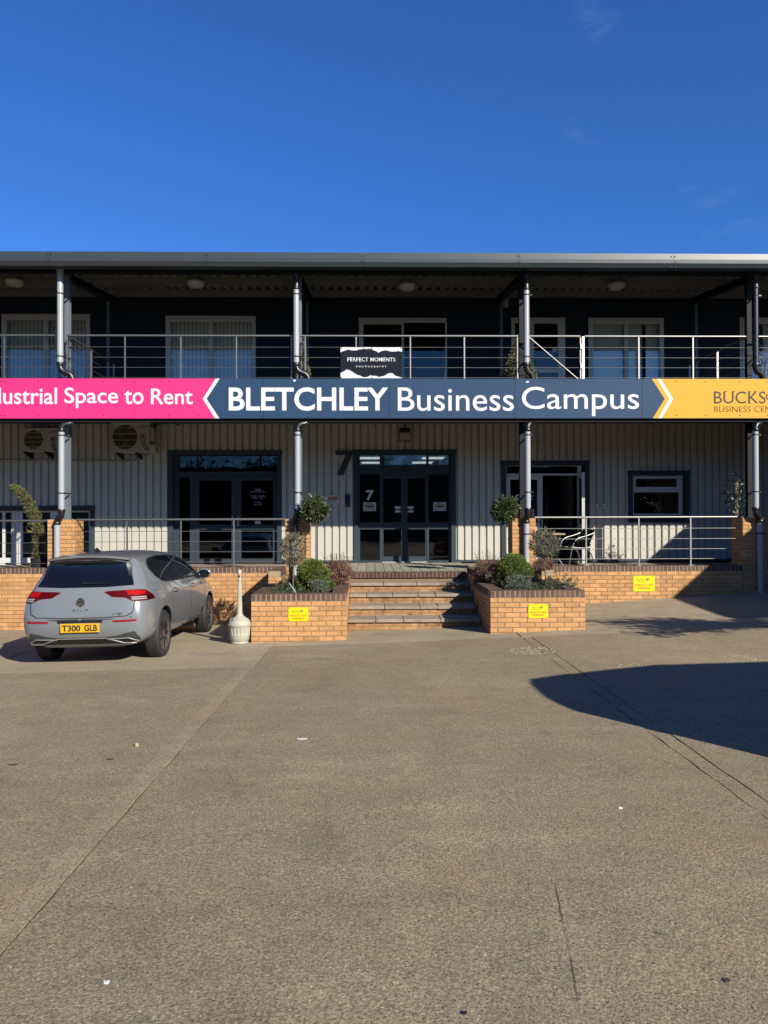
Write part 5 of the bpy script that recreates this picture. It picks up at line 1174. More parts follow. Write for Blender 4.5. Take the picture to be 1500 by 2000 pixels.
# ------------------------------------------------------------------ cigarette bin
bxn, byn = ax(466.5, 11.35, 1250), 11.42; bz0 = g(bxn, byn); t = thing('cigarette_bin', 'cream fluted cigarette bin with long neck beside the left planter', 'bin', (bxn, byn, bz0))
def flute(z0, z1, r0, r1, k, dep, n=120, rows=6):
    mb = MB(); vs = []
    for j in range(rows + 1):
        u = j / rows; e = math.sin(math.pi * u) ** .3 if 0 < u < 1 else 0; r = r0 + (r1 - r0) * u
        for i in range(n): a = 2 * math.pi * i / n; q = r - dep * e * (.5 + .5 * math.cos(a * k)) ** 3; vs.append((bxn + q * math.cos(a), byn + q * math.sin(a), bz0 + z0 + (z1 - z0) * u))
    return mb.add(vs, [(j * n + i, j * n + (i + 1) % n, (j + 1) * n + (i + 1) % n, (j + 1) * n + i) for j in range(rows) for i in range(n)])
binm = M('cream_weathered_plastic', (.50, .475, .39), .55, var=.07, vs=9)
b_ = MB().lathe([(.125, 0), (.135, .012), (.128, .022), (.122, .03), (.142, .05), (.15, .10), (.156, .125)], (bxn, byn, bz0), 40); f_ = flute(.125, .25, .156, .166, 18, .012); b_.add(f_.v, f_.f); b_.lathe([(.166, .25), (.176, .262), (.178, .285), (.168, .30)], (bxn, byn, bz0), 40); b_.build('base', binm, t, True)
MB().lathe([(.17, .298), (.165, .32), (.13, .36), (.075, .395), (.052, .42), (.050, .435), (.044, .44)], (bxn, byn, bz0), 40).build('dome', binm, t, True)
nk = flute(.44, .92, .042, .026, 14, .004, 84, 8); nk.lathe([(.026, .92), (.030, .93), (.030, .95), (.026, .955), (.027, 1.02), (.033, 1.03), (.034, 1.07), (.03, 1.09), (.012, 1.10)], (bxn, byn, bz0), 24); nk.build('neck', binm, t, True)
MB().lathe([(.016, -.002), (.014, .006)], (bxn - .004, byn - .0275, bz0 + 1.0), 12, 'y').build('stub_hole', black, t)
oc = Vector((bxn - .075, byn - .075, bz0 + .345)); ov = MB(); nrm_ = Vector((-.62, -.62, .6)).normalized(); e1 = Vector((0, 0, 1)).cross(nrm_).normalized(); e2_ = nrm_.cross(e1)
ov.tube([oc + nrm_ * .033 + e1 * .048 * math.cos(a) + e2_ * .032 * math.sin(a) for a in np.linspace(0, 6.283, 24, False)], .004, 6, True)
for q in (-.014, .004, .02): ov.tube([oc + nrm_ * .033 + e1 * -.028 + e2_ * q * .7, oc + nrm_ * .034 + e1 * .028 + e2_ * q * .7], .0035, 6)
ov.build('moulded_label', binm, t, True)
# ------------------------------------------------------------------ the parked car (local: x right, y forward from the tail, z up)
paint = M('grey_car_paint', (.215, .232, .25), .26, .0, var=.02, vs=3, coat=1)
cglass = M('dark_car_glass', (.006, .007, .009), .04, spec=.7); carblk = M('car_black_trim', (.012, .012, .013), .4); chrome = M('car_chrome', (.75, .75, .74), .14, 1)
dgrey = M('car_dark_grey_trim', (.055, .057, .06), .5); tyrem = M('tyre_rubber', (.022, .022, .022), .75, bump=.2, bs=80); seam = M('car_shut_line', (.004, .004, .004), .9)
lampred = M('tail_lamp_red', (.10, .001, .003), .4, spec=.12); lampbright = M('tail_lamp_bright_red', (.45, .003, .004), .4, spec=.15); lampclear = M('lamp_clear_strip', (.45, .40, .40), .15); alloy = M('machined_alloy', (.70, .68, .66), .25, 1); alloyd = M('dark_alloy', (.10, .095, .09), .4, .5)
car = thing('parked_car', 'grey hatchback parked tail out against the left brick wall', 'car', (0, 0, 0)); ORG[car.name] = Vector()
def st(y, zb, rows):
    return [(0, y, zb), (.5, y, zb)] + [(r[0], y if len(r) < 3 else r[2], r[1]) for r in rows]
ST = [
 st(.08, .24, [(.70, .275, .07), (.755, .42, .02), (.765, .60, .005), (.735, .79, .045), (.66, .97, .12), (.565, 1.22, .30), (.53, 1.355, .26), (.32, 1.40, .215), (0, 1.412, .20)]),
 st(.16, .22, [(.79, .25, .15), (.855, .42, .13), (.868, .61, .12), (.845, .80, .15), (.77, .965, .22), (.635, 1.235, .385), (.565, 1.358, .36), (.335, 1.412, .33), (0, 1.425, .32)]),
 st(.46, .20, [(.80, .24), (.880, .42), (.888, .62), (.873, .81), (.815, .97), (.672, 1.245), (.578, 1.372), (.345, 1.427), (0, 1.44)]),
 st(.79, .19, [(.80, .24), (.888, .42), (.898, .62), (.885, .815), (.836, .968), (.692, 1.255), (.588, 1.388), (.352, 1.44), (0, 1.453)]),
 st(1.2, .19, [(.80, .24), (.872, .42), (.893, .62), (.883, .812), (.843, .958), (.70, 1.26), (.597, 1.397), (.358, 1.447), (0, 1.46)]),
 st(1.75, .19, [(.80, .24), (.870, .42), (.892, .62), (.882, .806), (.845, .950), (.702, 1.26), (.60, 1.398), (.36, 1.446), (0, 1.459)]),
 st(2.3, .19, [(.80, .24), (.870, .42), (.892, .62), (.881, .80), (.845, .942), (.706, 1.235), (.61, 1.362), (.36, 1.418), (0, 1.433)]),
 st(2.75, .19, [(.80, .24), (.872, .42), (.893, .62), (.880, .795), (.842, .935), (.728, 1.15), (.635, 1.255), (.37, 1.325), (0, 1.345)]),
 st(3.2, .19, [(.80, .24), (.880, .42), (.895, .61), (.878, .785), (.835, .912), (.765, .975), (.665, 1.01), (.37, 1.045), (0, 1.055)]),
 st(3.45, .19, [(.80, .24), (.886, .42), (.894, .61), (.872, .775), (.80, .885), (.70, .93), (.58, .955), (.34, .972), (0, .98)]),
 st(3.8, .20, [(.79, .24), (.868, .42), (.878, .595), (.845, .735), (.757, .825), (.655, .862), (.54, .885), (.32, .902), (0, .908)]),
 st(4.08, .21, [(.73, .25), (.80, .42), (.81, .575), (.77, .69), (.68, .755), (.58, .79), (.47, .812), (.28, .828), (0, .833)]),
 st(4.22, .24, [(.60, .27), (.65, .42), (.66, .56), (.63, .65), (.575, .705), (.52, .735), (.44, .75), (.28, .76), (0, .765)])]
bm = bmesh.new(); NR = 11; V = {}
for i, s in enumerate(ST):
    for j, p in enumerate(s):
        V[i, j, 1] = bm.verts.new(p); V[i, j, -1] = V[i, j, 1] if p[0] == 0 else bm.verts.new((-p[0], p[1], p[2]))
for i in range(len(ST) - 1):
    for j in range(NR - 1):
        for s in (1, -1):
            q = [V[i, j, s], V[i + 1, j, s], V[i + 1, j + 1, s], V[i, j + 1, s]]; bm.faces.new(q if s == 1 else q[::-1])
def cap(i, bulge, front):
    rows = []
    for j in range(2, 9):
        x, y, z = ST[i][j]
        if j == 2: rows.append([V[i, 2, -1], V[i, 1, -1], V[i, 0, 1], V[i, 1, 1], V[i, 2, 1]]); continue
        if j == 8: rows.append([V[i, 8, -1], V[i, 9, -1], V[i, 10, 1], V[i, 9, 1], V[i, 8, 1]]); continue
        rows.append([V[i, j, -1], bm.verts.new((-x * .55, y + bulge * .8, z)), bm.verts.new((0, y + bulge, z)), bm.verts.new((x * .55, y + bulge * .8, z)), V[i, j, 1]])
    for a, b in zip(rows[:-1], rows[1:]):
        for k in range(4): q = [a[k], a[k + 1], b[k + 1], b[k]]; bm.faces.new(q[::-1] if front else q)
cap(0, -.06, False); cap(len(ST) - 1, .06, True)
bmesh.ops.recalc_face_normals(bm, faces=bm.faces[:])
cl = bm.edges.layers.float.new('crease_edge')
for e in bm.edges:
    ids = {k for k, v in V.items() if v in e.verts[:]}
    rows_ = {k[1] for k in ids}; sts_ = {k[0] for k in ids}
    if rows_ == {5}: e[cl] = .35
    if sts_ == {0} and rows_ <= {8, 9, 10}: e[cl] = .8
    if rows_ <= {8} and len(rows_) == 1 and max(sts_) < 8: e[cl] = .15
me = bpy.data.meshes.new('body'); bm.to_mesh(me); bm.free()
tmp = bpy.data.objects.new('body_shape', me); COL.objects.link(tmp); ss = tmp.modifiers.new('s', 'SUBSURF'); ss.levels = ss.render_levels = 3
dg = bpy.context.evaluated_depsgraph_get(); smooth_me = bpy.data.meshes.new_from_object(tmp.evaluated_get(dg))
BV = BVHTree.FromPolygons([v.co.copy() for v in smooth_me.vertices], [tuple(p.vertices) for p in smooth_me.polygons])
# wheel housings cut out
cut = MB()
WH = [(.79, .305), (3.42, .305)]
for y, r in WH:
    for s in (-1, 1): cut.lathe([(.364, .52 * s), (.364, 1.1 * s)] if s > 0 else [(.364, -1.1), (.364, -.52)], (0, y, r), 40, 'x')
cme = cut.mesh('cutter', [paint, carblk]); cme.polygons.foreach_set('material_index', [1] * len(cme.polygons))
co = bpy.data.objects.new('cutter', cme); COL.objects.link(co)
me.materials.append(paint); me.materials.append(carblk)
bo = tmp.modifiers.new('b', 'BOOLEAN'); bo.object = co; bo.operation = 'DIFFERENCE'; bo.solver = 'EXACT'
dg = bpy.context.evaluated_depsgraph_get(); dg.update(); bmesh_ = bpy.data.meshes.new_from_object(tmp.evaluated_get(dg))
bpy.data.objects.remove(tmp); bpy.data.objects.remove(co)
bmesh_.polygons.foreach_set('use_smooth', [True] * len(bmesh_.polygons)); bmesh_.set_sharp_from_angle(angle=R(40)); bmesh_.name = 'body'
body = link('body', bmesh_, car)
DIRS = {'rear': Vector((0, 1, 0)), 'right': Vector((-1, 0, 0)), 'left': Vector((1, 0, 0)), 'front': Vector((0, -1, 0)), 'top': Vector((0, 0, -1))}
def cast(p, d):
    h = BV.ray_cast(Vector(p) - d * 9, d)
    if h[0] is None: h = BV.find_nearest(Vector(p))
    n = h[1]
    if n.dot(d) > 0: n = -n
    return h[0], n
def skin(pts, d, off=.004, step=.05, depth=.02):
    """a panel lying on the body: outline given by rough 3-D points, laid on along direction d"""
    e1 = d.cross(Vector((0, 0, 1))) if abs(d.z) < .9 else Vector((1, 0, 0)); e1.normalize(); e2 = d.cross(e1).normalized()
    bm = bmesh.new(); f = bm.faces.new([bm.verts.new((Vector(p).dot(e1), Vector(p).dot(e2), 0)) for p in pts])
    lo = [min(v.co[k] for v in bm.verts) for k in (0, 1)]; hi = [max(v.co[k] for v in bm.verts) for k in (0, 1)]
    for k in (0, 1):
        c = math.floor(lo[k] / step) * step + step
        while c < hi[k]:
            no = Vector((1, 0, 0)) if k == 0 else Vector((0, 1, 0)); bmesh.ops.bisect_plane(bm, geom=bm.verts[:] + bm.edges[:] + bm.faces[:], plane_co=no * c, plane_no=no); c += step
    base = Vector(pts[0]); dd = base.dot(d)
    for v in bm.verts:
        p = e1 * v.co.x + e2 * v.co.y; h, n = cast(p + d * 0, d); v.co = h + n * off
    bmesh.ops.triangulate(bm, faces=[f for f in bm.faces if len(f.verts) > 4]); bmesh.ops.recalc_face_normals(bm, faces=bm.faces[:])
    if sum((f.normal.dot(d)) * f.calc_area() for f in bm.faces) > 0: bmesh.ops.reverse_faces(bm, faces=bm.faces[:])
    ret = bmesh.ops.extrude_edge_only(bm, edges=[e for e in bm.edges if len(e.link_faces) == 1])
    for v in ret['geom']:
        if isinstance(v, bmesh.types.BMVert): v.co += d * depth
    return MB().addbm(bm)
def line(pts, d, r=.004, n=10, closed=False, off=.0):
    q = []; P_ = [Vector(p) for p in pts]; P_ = P_ + [P_[0]] if closed else P_
    for a, b in zip(P_[:-1], P_[1:]):
        for k in range(n): h, nn = cast(a + (b - a) * k / n, d); q.append(h + nn * off)
    if not closed: h, nn = cast(P_[-1], d); q.append(h + nn * off)
    return q
Y_ = 0
def rv(pts): return [(a, 0, b) for a, b in pts]
def sv(pts, s): return [(s, a, b) for a, b in pts]
# rear window, spoiler edge, third lamp, wiper
gl = skin(rv([(-.655, .99), (-.3, .975), (.3, .975), (.655, .99), (.60, 1.13), (.525, 1.30), (.30, 1.335), (-.30, 1.335), (-.525, 1.30), (-.60, 1.13)]), DIRS['rear'], .005).build('rear_window', cglass, car, True)
lm_ = MB(); lm_.bbox(-.16, .16, .175, .2, 1.362, 1.375, .004); lm_.build('brake_light', lampred, car)
sp = MB(); n = 22; xs_ = np.linspace(-.555, .555, n); vs = []
for x in xs_:
    e = abs(x) / .555; zt_ = 1.405 - .045 * e ** 2.5; y0_ = .155 + .085 * e ** 3; vs += [(x, y0_, zt_ - .005), (x, y0_ + .006, zt_ - .030), (x, y0_ + .13, zt_ - .055), (x, y0_ + .22, zt_ + .016 - .004 * e), (x, y0_ + .08, zt_ + .012)]
sp.add(vs, [(i * 5 + k, i * 5 + (k + 1) % 5, (i + 1) * 5 + (k + 1) % 5, (i + 1) * 5 + k) for i in range(n - 1) for k in range(5)] + [(0, 1, 2, 3, 4), tuple((n - 1) * 5 + k for k in (4, 3, 2, 1, 0))])
bm = bmesh.new(); bv = [bm.verts.new(p) for p in sp.v]; [bm.faces.new([bv[i] for i in f]) for f in sp.f]; bmesh.ops.recalc_face_normals(bm, faces=bm.faces[:]); MB().addbm(bm).build('spoiler', paint, car, True)
for s in (-1, 1): skin(rv([(s * .535, 1.335), (s * .50, 1.315), (s * .565, 1.11), (s * .602, 1.10), (s * .575, 1.25)]), DIRS['rear'], .012).build('spoiler_fin', carblk, car, True)
wp = MB(); q = line(rv([(-.02, 1.02), (.37, 1.015)]), DIRS['rear'], n=8, off=.018); wp.tube(q, [.016, .014, .012, .01, .009, .008, .007, .006, .005], 6); wp.build('wiper', carblk, car, True)
# shut lines
ln = MB(); tg = [(-.66, .93), (-.70, .80), (-.685, .66), (-.60, .615), (-.3, .605), (0, .602), (.3, .605), (.60, .615), (.685, .66), (.70, .80), (.66, .93)]
ln.tube(line(rv(tg), DIRS['rear'], n=6, off=.0015), .0055, 5); ln.build('tailgate_seam', seam, car)
for s, d in ((.9, DIRS['right']), (-.9, DIRS['left'])):
    dn = MB()
    dn.tube(line(sv([(1.16, .93), (1.12, .78), (1.19, .58), (1.27, .36), (1.33, .315), (1.6, .30), (2.17, .295)], s), d, n=5, off=-.001), .004, 5)
    dn.tube(line(sv([(2.20, .93), (2.19, .60), (2.17, .295), (2.6, .29), (3.02, .29), (3.06, .5), (3.09, .80)], s), d, n=5, off=-.001), .004, 5)
    dn.tube(line(sv([(.42, .91), (.40, .78)], s), d, n=4, off=-.001), .0025, 5)
    dn.build('door_seam', seam, car)
    fl = MB(); fl.tube(line(sv([(.42, .895), (.62, .90), (.64, .80), (.45, .785)], s), d, n=4, off=-.0012), .003, 5)
    if s > 0: fl.build('fuel_flap_seam', seam, car)
    # side glass: quarter, rear door, front door, black pillars between
    skin(sv([(.60, 1.20), (.66, 1.285), (.80, 1.335), (1.2, 1.365), (1.75, 1.365), (2.15, 1.335), (2.5, 1.245), (2.82, 1.09), (2.98, .97), (2.5, .968), (1.8, .975), (1.0, .988), (.88, .99), (.70, 1.08)], s), d, .003).build('window_surround', carblk, car, True)
    for nm, pts in (('quarter_window', [(.635, 1.19), (.685, 1.265), (.83, 1.31), (.99, .999), (.90, 1.005), (.73, 1.085)]), ('side_window', [(.865, 1.315), (1.2, 1.345), (1.69, 1.347), (1.745, .990), (1.03, .999)]), ('side_window', [(1.79, 1.347), (2.12, 1.315), (2.45, 1.225), (2.76, 1.08), (2.86, .985), (1.835, .988)])):
        skin(sv(pts, s), d, .007).build(nm, cglass, car, True)
    cs = MB(); cs.tube(line(sv([(.90, .985), (1.8, .968), (2.95, .958)], s), d, n=8, off=.003), .006, 6); cs.build('sill_trim', chrome, car, True)
    for y in (1.33, 2.33):
        h, n_ = cast((s, y, .845), d); mb = MB(); p0, p1 = h + Vector((0, -.10, 0)), h + Vector((0, .10, 0)); o_ = -d * .032
        mb.tube([p0 + o_ * .1, p0 + Vector((0, .02, 0)) + o_ * .9, h + o_, p1 - Vector((0, .03, 0)) + o_ * .9, p1 + o_ * .1], [.012, .016, .017, .016, .012], 8); mb.build('door_handle', paint, car, True)
        skin([h + Vector((0, a, b)) for a, b in ((-.075, -.022), (.075, -.022), (.09, .0), (.075, .026), (-.075, .026), (-.09, 0))], d, .0025).build('handle_recess', carblk, car, True)
    sk = skin(sv([(1.19, .275), (3.03, .275), (3.03, .215), (1.19, .215)], s), d, .004).build('sill_cover', paint, car, True)
    # mirror
    mb = MB(); mx0 = s / .9 * .99; bm = bmesh.new(); bmesh.ops.create_uvsphere(bm, u_segments=20, v_segments=12, radius=1)
    for v in bm.verts: v.co = Vector((mx0 + v.co.x * .115, 2.66 + v.co.y * (.085 if v.co.y > 0 else .035), 1.01 + v.co.z * .082))
    mi_ = MB().addbm(bm).build('wing_mirror', paint, car, True)
    MB().tube([(s / .9 * .83, 2.68, .955), (s / .9 * .95, 2.67, .97)], [.035, .028], 8).build('mirror_arm', carblk, mi_, True)
    bm = bmesh.new(); bmesh.ops.create_uvsphere(bm, u_segments=20, v_segments=10, radius=1)
    for v in bm.verts: v.co = Vector((mx0 + v.co.x * .098, 2.622 + v.co.y * .010, 1.008 + v.co.z * .066))
    MB().addbm(bm).build('mirror_glass', cglass, mi_, True)
    # tail lamp wrapping the corner
    k = 1 if s > 0 else -1; dd = Vector((-k * .62, .78, 0)).normalized()
    lp_ = [(k * .335, 0, .915), (k * .40, 0, .924), (k * .62, .05, .930), (k * .74, .1, .935), (k * .80, .22, .922), (k * .86, .34, .855), (k * .868, .40, .80), (k * .82, .22, .795), (k * .74, .08, .79), (k * .665, .04, .80), (k * .60, .03, .838), (k * .43, 0, .852)]
    tl_ = skin(lp_, dd, .006, .04).build('tail_lamp', lampred, car, True)
    skin([(k * .61, .04, .922), (k * .74, .1, .927), (k * .80, .22, .905), (k * .79, .2, .872), (k * .72, .08, .862), (k * .63, .04, .875)], dd, .009, .04).build('bright_lens', lampbright, tl_, True)
    for z in (.815, .838): skin([(k * .66, .05, z + .007), (k * .74, .1, z + .007), (k * .80, .2, z + .007), (k * .80, .2, z - .006), (k * .74, .1, z - .006), (k * .67, .05, z - .006)], dd, .009, .04).build('clear_strip', lampclear, tl_, True)
    skin([(k * .79, .16, .855), (k * .855, .32, .855), (k * .865, .38, .812), (k * .79, .16, .806)], dd, .0085, .04).build('dark_lens', M('dark_red_lens', (.03, .001, .003), .2), tl_, True)
    skin([(k * .608, .02, .932), (k * .616, .02, .932), (k * .616, .02, .815), (k * .608, .02, .832)], DIRS['rear'], .008, .04).build('lens_seam', seam, tl_)
    # reflector, bumper outlet trim
    skin(rv([(k * .42, .565), (k * .74, .572), (k * .72, .545), (k * .44, .542)]), DIRS['rear'], .006, .04).build('reflector', M('reflector_red', (.30, .01, .02), .2), car, True)
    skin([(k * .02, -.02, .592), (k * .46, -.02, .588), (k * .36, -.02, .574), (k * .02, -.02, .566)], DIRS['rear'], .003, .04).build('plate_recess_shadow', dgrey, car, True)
lowp = [(-.70, .42), (-.60, .405), (-.47, .372), (-.30, .355), (.30, .355), (.47, .372), (.60, .405), (.70, .42), (.755, .33), (.74, .26), (.40, .245), (-.40, .245), (-.74, .26), (-.755, .33)]
skin(rv(lowp), DIRS['rear'], .004, .05).build('rear_diffuser', dgrey, car, True)
skin(rv([(-.70, .34), (.70, .34), (.66, .285), (.40, .275), (-.40, .275), (-.66, .285)]), DIRS['rear'], .007, .05).build('diffuser_recess', carblk, car, True)
skin(rv([(-.56, .268), (.56, .268), (.52, .235), (-.52, .235)]), DIRS['rear'], .010, .05).build('bumper_lip', M('silver_grey_lip', (.20, .205, .21), .45), car, True)
tr_ = MB()
for s in (1, -1):
    q = line(rv([(s * .34, .335), (s * .62, .34), (s * .725, .30), (s * .70, .275), (s * .55, .278), (s * .40, .325)]), DIRS['rear'], n=5, closed=True, off=.012); tr_.tube(q, .0075, 8, True)
tr_.tube(line(rv([(-.34, .345), (.34, .345)]), DIRS['rear'], n=10, off=.010), .006, 8); tr_.build('chrome_trim', M('satin_trim', (.30, .295, .28), .45, .2), car, True)
# number plate and badges
yb = cast((0, 0, .47), DIRS['rear'])[0].y; yp = yb - .022
pl = MB(); pl.bbox(-.26, .26, yp, yp + .02, .425, .536, .006); pl = pl.build('number_plate', M('plate_yellow', (.85, .46, .012), .35), car)
mb = MB(); text_mb(mb, 'T300', -.235, .010, .441, .520, yp, .032, 1.0, .002); mb.build('lettering', inkm, pl); mb = MB(); text_mb(mb, 'GLB', .062, .235, .441, .520, yp, .032, 1.0, .002); mb.build('lettering', inkm, pl)
ph = MB(); ph.bbox(-.30, .30, yp + .004, yp + .06, .545, .575, .006); ph.build('plate_light_bar', carblk, car)
h, n_ = cast((0, 0, .795), DIRS['rear']); yb = h.y - .012
bd = MB(); bd.lathe([(.058, -.01), (.062, .004), (.058, .010), (.052, .010)], (0, yb + .004, .795), 36, 'y'); bd = bd.build('badge', chrome, car, True)
MB().lathe([(.053, .002), (.050, .0112)], (0, yb + .004, .795), 36, 'y').build('badge_disc', M('badge_black', (.012, .014, .02), .2), bd, True)
vw = MB(); w_ = .0075; yq = yb - .0105
def stroke(pts): 
    for (a, b), (c, d) in zip(pts[:-1], pts[1:]):
        v = Vector((c - a, d - b)).normalized() * .0; nrm2 = Vector((-(d - b), c - a)).normalized() * w_ * .55
        vw.prism([(a + nrm2.x, .795 + b + nrm2.y), (a - nrm2.x, .795 + b - nrm2.y), (c - nrm2.x, .795 + d - nrm2.y), (c + nrm2.x, .795 + d + nrm2.y)], yq, yq + .004)
stroke([(-.021, .045), (0, .004), (.021, .045)]); stroke([(-.041, .030), (-.021, -.044), (0, -.006), (.021, -.044), (.041, .030)])
vw.build('badge_letters', chrome, bd)
yl_ = cast((0, 0, .70), DIRS['rear'])[0].y - .004
mb = MB()
for i, c_ in enumerate('GOLF'): text_mb(mb, c_, -.105 + i * .058, -.065 + i * .058, .688, .715, yl_, .02, 1, .004)
mb.build('model_lettering', chrome, car)
mb = MB(); yl2 = cast((.5, 0, .648), DIRS['rear'])[0].y - .008; text_mb(mb, 'eTSI', .42, .555, .636, .662, yl2, .02, 1.15, .004); mb.build('model_lettering', chrome, car)
mb = MB()
for x in (.40, .66): h, _ = cast((x, 0, .585), DIRS['rear']); mb.lathe([(.009, -.002), (.008, .003)], (x, h.y, .602), 10, 'y')
mb.build('parking_sensor', dgrey, car)
# roof aerial, windscreen, head lamps
mb = MB(); zr = cast((0, .62, 1.4), DIRS['top'])[0].z - .004; mb.add([(x * w2, .50 + yy, zr + zz) for yy, zz, w2 in ((0, .0, .028), (.02, .052, .008), (.05, .060, .007), (.17, .004, .02)) for x in (-1, 1)], [(0, 2, 3, 1), (2, 4, 5, 3), (4, 6, 7, 5), (0, 1, 7, 6), (0, 6, 4, 2), (1, 3, 5, 7)]); mb.build('roof_aerial', carblk, car)
skin([(-.60, 2.5, 1.33), (.60, 2.5, 1.33), (.70, 3.08, 1.0), (-.70, 3.08, 1.0)], DIRS['top'], .004, .08).build('windscreen', cglass, car, True)
for k in (1, -1): skin([(k * .40, 4.2, .70), (k * .75, 4.0, .74), (k * .80, 3.9, .68), (k * .66, 4.15, .61), (k * .42, 4.2, .63)], DIRS['front'], .005, .05).build('headlight', lampclear, car, True)
# wheels
def make_wheel(y, s):
    c = (s * .775, y, .319); w = thing('wheel', None, None, (0, 0, 0)); w.parent = car; ORG[w.name] = Vector()
    prof = [(.205, -.085), (.225, -.10), (.27, -.108), (.300, -.100), (.314, -.080), (.318, -.05), (.319, 0), (.318, .05), (.314, .080), (.300, .100), (.27, .108), (.225, .10), (.205, .085)]
    mb = MB(); mb.lathe(prof, c, 48, 'x', caps=False)
    tr2 = MB()
    for q in (-.055, -.018, .018, .055): tr2.lathe([(.3185, q - .005), (.3200, q - .003), (.3200, q + .003), (.3185, q + .005)], c, 48, 'x', caps=False)
    mb.build('tyre', tyrem, w, True); tr2.build('tread_groove', seam, w)
    o_ = .085 * s; rim = MB(); rim.lathe([(.207, -.09 * s), (.207, .088 * s), (.216, .098 * s), (.221, .098 * s), (.222, .094 * s)], c, 40, 'x', caps=False); rim.lathe([(.205, .0), (.205, .012 * s)], c, 40, 'x'); rim = rim.build('rim', alloyd, w, True)
    sp_ = MB()
    for k in range(5):
        for dlt in (-.20, .20):
            a0 = 2 * math.pi * k / 5 + .3; a1 = a0 + dlt; h0, h1 = .020, .024
            A0, A1 = Vector((math.cos(a0 + dlt * .35), math.sin(a0 + dlt * .35))), Vector((math.cos(a1 + dlt * .5), math.sin(a1 + dlt * .5))); T0, T1 = Vector((-A0.y, A0.x)), Vector((-A1.y, A1.x))
            pts = [A0 * .045 - T0 * h0 * .7, A0 * .045 + T0 * h0 * .7, A1 * .214 + T1 * h1, A1 * .214 - T1 * h1]
            xa_, xb_ = c[0] + .068 * s, c[0] + .088 * s
            sp_.add([(x, c[1] + p.x, c[2] + p.y) for x in (xa_, xb_) for p in pts], [(0, 1, 2, 3), (7, 6, 5, 4), (0, 4, 5, 1), (1, 5, 6, 2), (2, 6, 7, 3), (3, 7, 4, 0)])
    bm = bmesh.new(); bv = [bm.verts.new(p) for p in sp_.v]; [bm.faces.new([bv[i] for i in f]) for f in sp_.f]; bmesh.ops.recalc_face_normals(bm, faces=bm.faces[:]); MB().addbm(bm).build('spokes', alloy, w)
    MB().lathe([(.05, .06 * s), (.05, .086 * s), (.030, .094 * s)], c, 24, 'x').build('hub_cap', alloyd, w, True)
for y, _ in WH:
    for s in (1, -1): make_wheel(y, s)
ub = MB(); ub.box(-.60, .60, .7, 3.6, .20, .32); ub.build('underbody', carblk, car)
def lift(z): return z + .025 * (0 if z < .10 else (z - .10) / .16 if z < .26 else 1 if z < 1.0 else max(0, 1 - (z - 1.0) / .38))
for o_ in [car] + list(car.children_recursive):
    if o_.type != 'MESH': continue
    p_ = o_; 
    while p_.parent is not None and p_.parent != car: p_ = p_.parent
    if p_.name.startswith('wheel') or p_.name.startswith('underbody'): continue
    for v in o_.data.vertices: v.co.z = lift(v.co.z)
    o_.data.update()
CAR_HEAD = R(-1.0)
cx_, cy_ = ax(305, 10.35, 1283) + .12 - .88 * math.cos(CAR_HEAD) + .79 * math.sin(CAR_HEAD), 10.35 - .79
car.scale = (.935, 1, 1); car.location = (cx_ + .07, cy_, g(cx_, cy_ + 1.5) + .032); car.rotation_euler = (R(-1.35), R(-1.2), CAR_HEAD)

# ------------------------------------------------------------------ things just outside the frame that throw the shadows at the right
VX0, VX1, VY0, VY1 = 3.98, 8.3, 3.34, 4.85
van = thing('panel_van', 'white panel van parked just beyond the right edge, shadow on the concrete', 'van', ((VX0 + VX1) / 2, (VY0 + VY1) / 2, .05)); vz = .05
def vanprof(k): return [(VX0 + .02, .32), (VX0, .62), (VX0 + .02, .95), (VX0 + .05, 1.35), (VX0 + .10, 1.85), (VX0 + .22, 2.02), (VX0 + .8, 2.16), (VX0 + 2.0, 2.38), (VX1 - .15, 2.42), (VX1, 2.3), (VX1 + .02, .4), (VX1 - .1, .28), (VX0 + .15, .28)]
vb_ = MB(); pr_ = vanprof(0); rows = [(VY0, .30), (VY0 + .06, .13), (VY0 + .2, .03), (VY0 + .45, 0), (VY1 - .45, 0), (VY1 - .2, .03), (VY1 - .06, .13), (VY1, .30)]
cxm = (VX0 + VX1) / 2; vs = []
for y, ins in rows:
    for x, z in pr_: vs.append((x + (ins if x < cxm else -ins * .4), y, vz + z - (ins * .55 if z > 1.2 else 0)))
m = len(pr_); vb_.add(vs, [(i * m + k, i * m + (k + 1) % m, (i + 1) * m + (k + 1) % m, (i + 1) * m + k) for i in range(len(rows) - 1) for k in range(m)] + [tuple(range(m)), tuple(range(len(rows) * m - 1, (len(rows) - 1) * m - 1, -1))])
bm = bmesh.new(); bv = [bm.verts.new(p) for p in vb_.v]; [bm.faces.new([bv[i] for i in f]) for f in vb_.f]; bmesh.ops.recalc_face_normals(bm, faces=bm.faces[:]); MB().addbm(bm).build('body', M('white_van_paint', (.70, .70, .69), .35, coat=.5), van, True)
for x in (VX0 + .85, VX1 - .75):
    for y in (VY0 + .02, VY1 - .22): MB().lathe([(.2, 0), (.29, .01), (.32, .06), (.32, .16), (.29, .2), (.2, .2)], (x, y + .2, vz + .32), 28, 'y').build('wheel', tyrem, van, True)
for y in (VY0 - .005, VY1 + .005): MB().box(VX0 + .8, VX0 + 1.7, y - .004, y + .004, vz + 1.05, vz + 1.55).build('side_window', cglass, van)
wing = thing('neighbouring_wing', 'low brick wing with pitched roof beyond the right edge shading the wall', 'building', (13, 11, 0)); zE = 3.6; xE = 5.62 + 1.16 * (zE - .02)
MB().box(xE + .25, xE + 7, 6.45, 16.9, -.5, zE - .12).build('wall', brickm, wing)
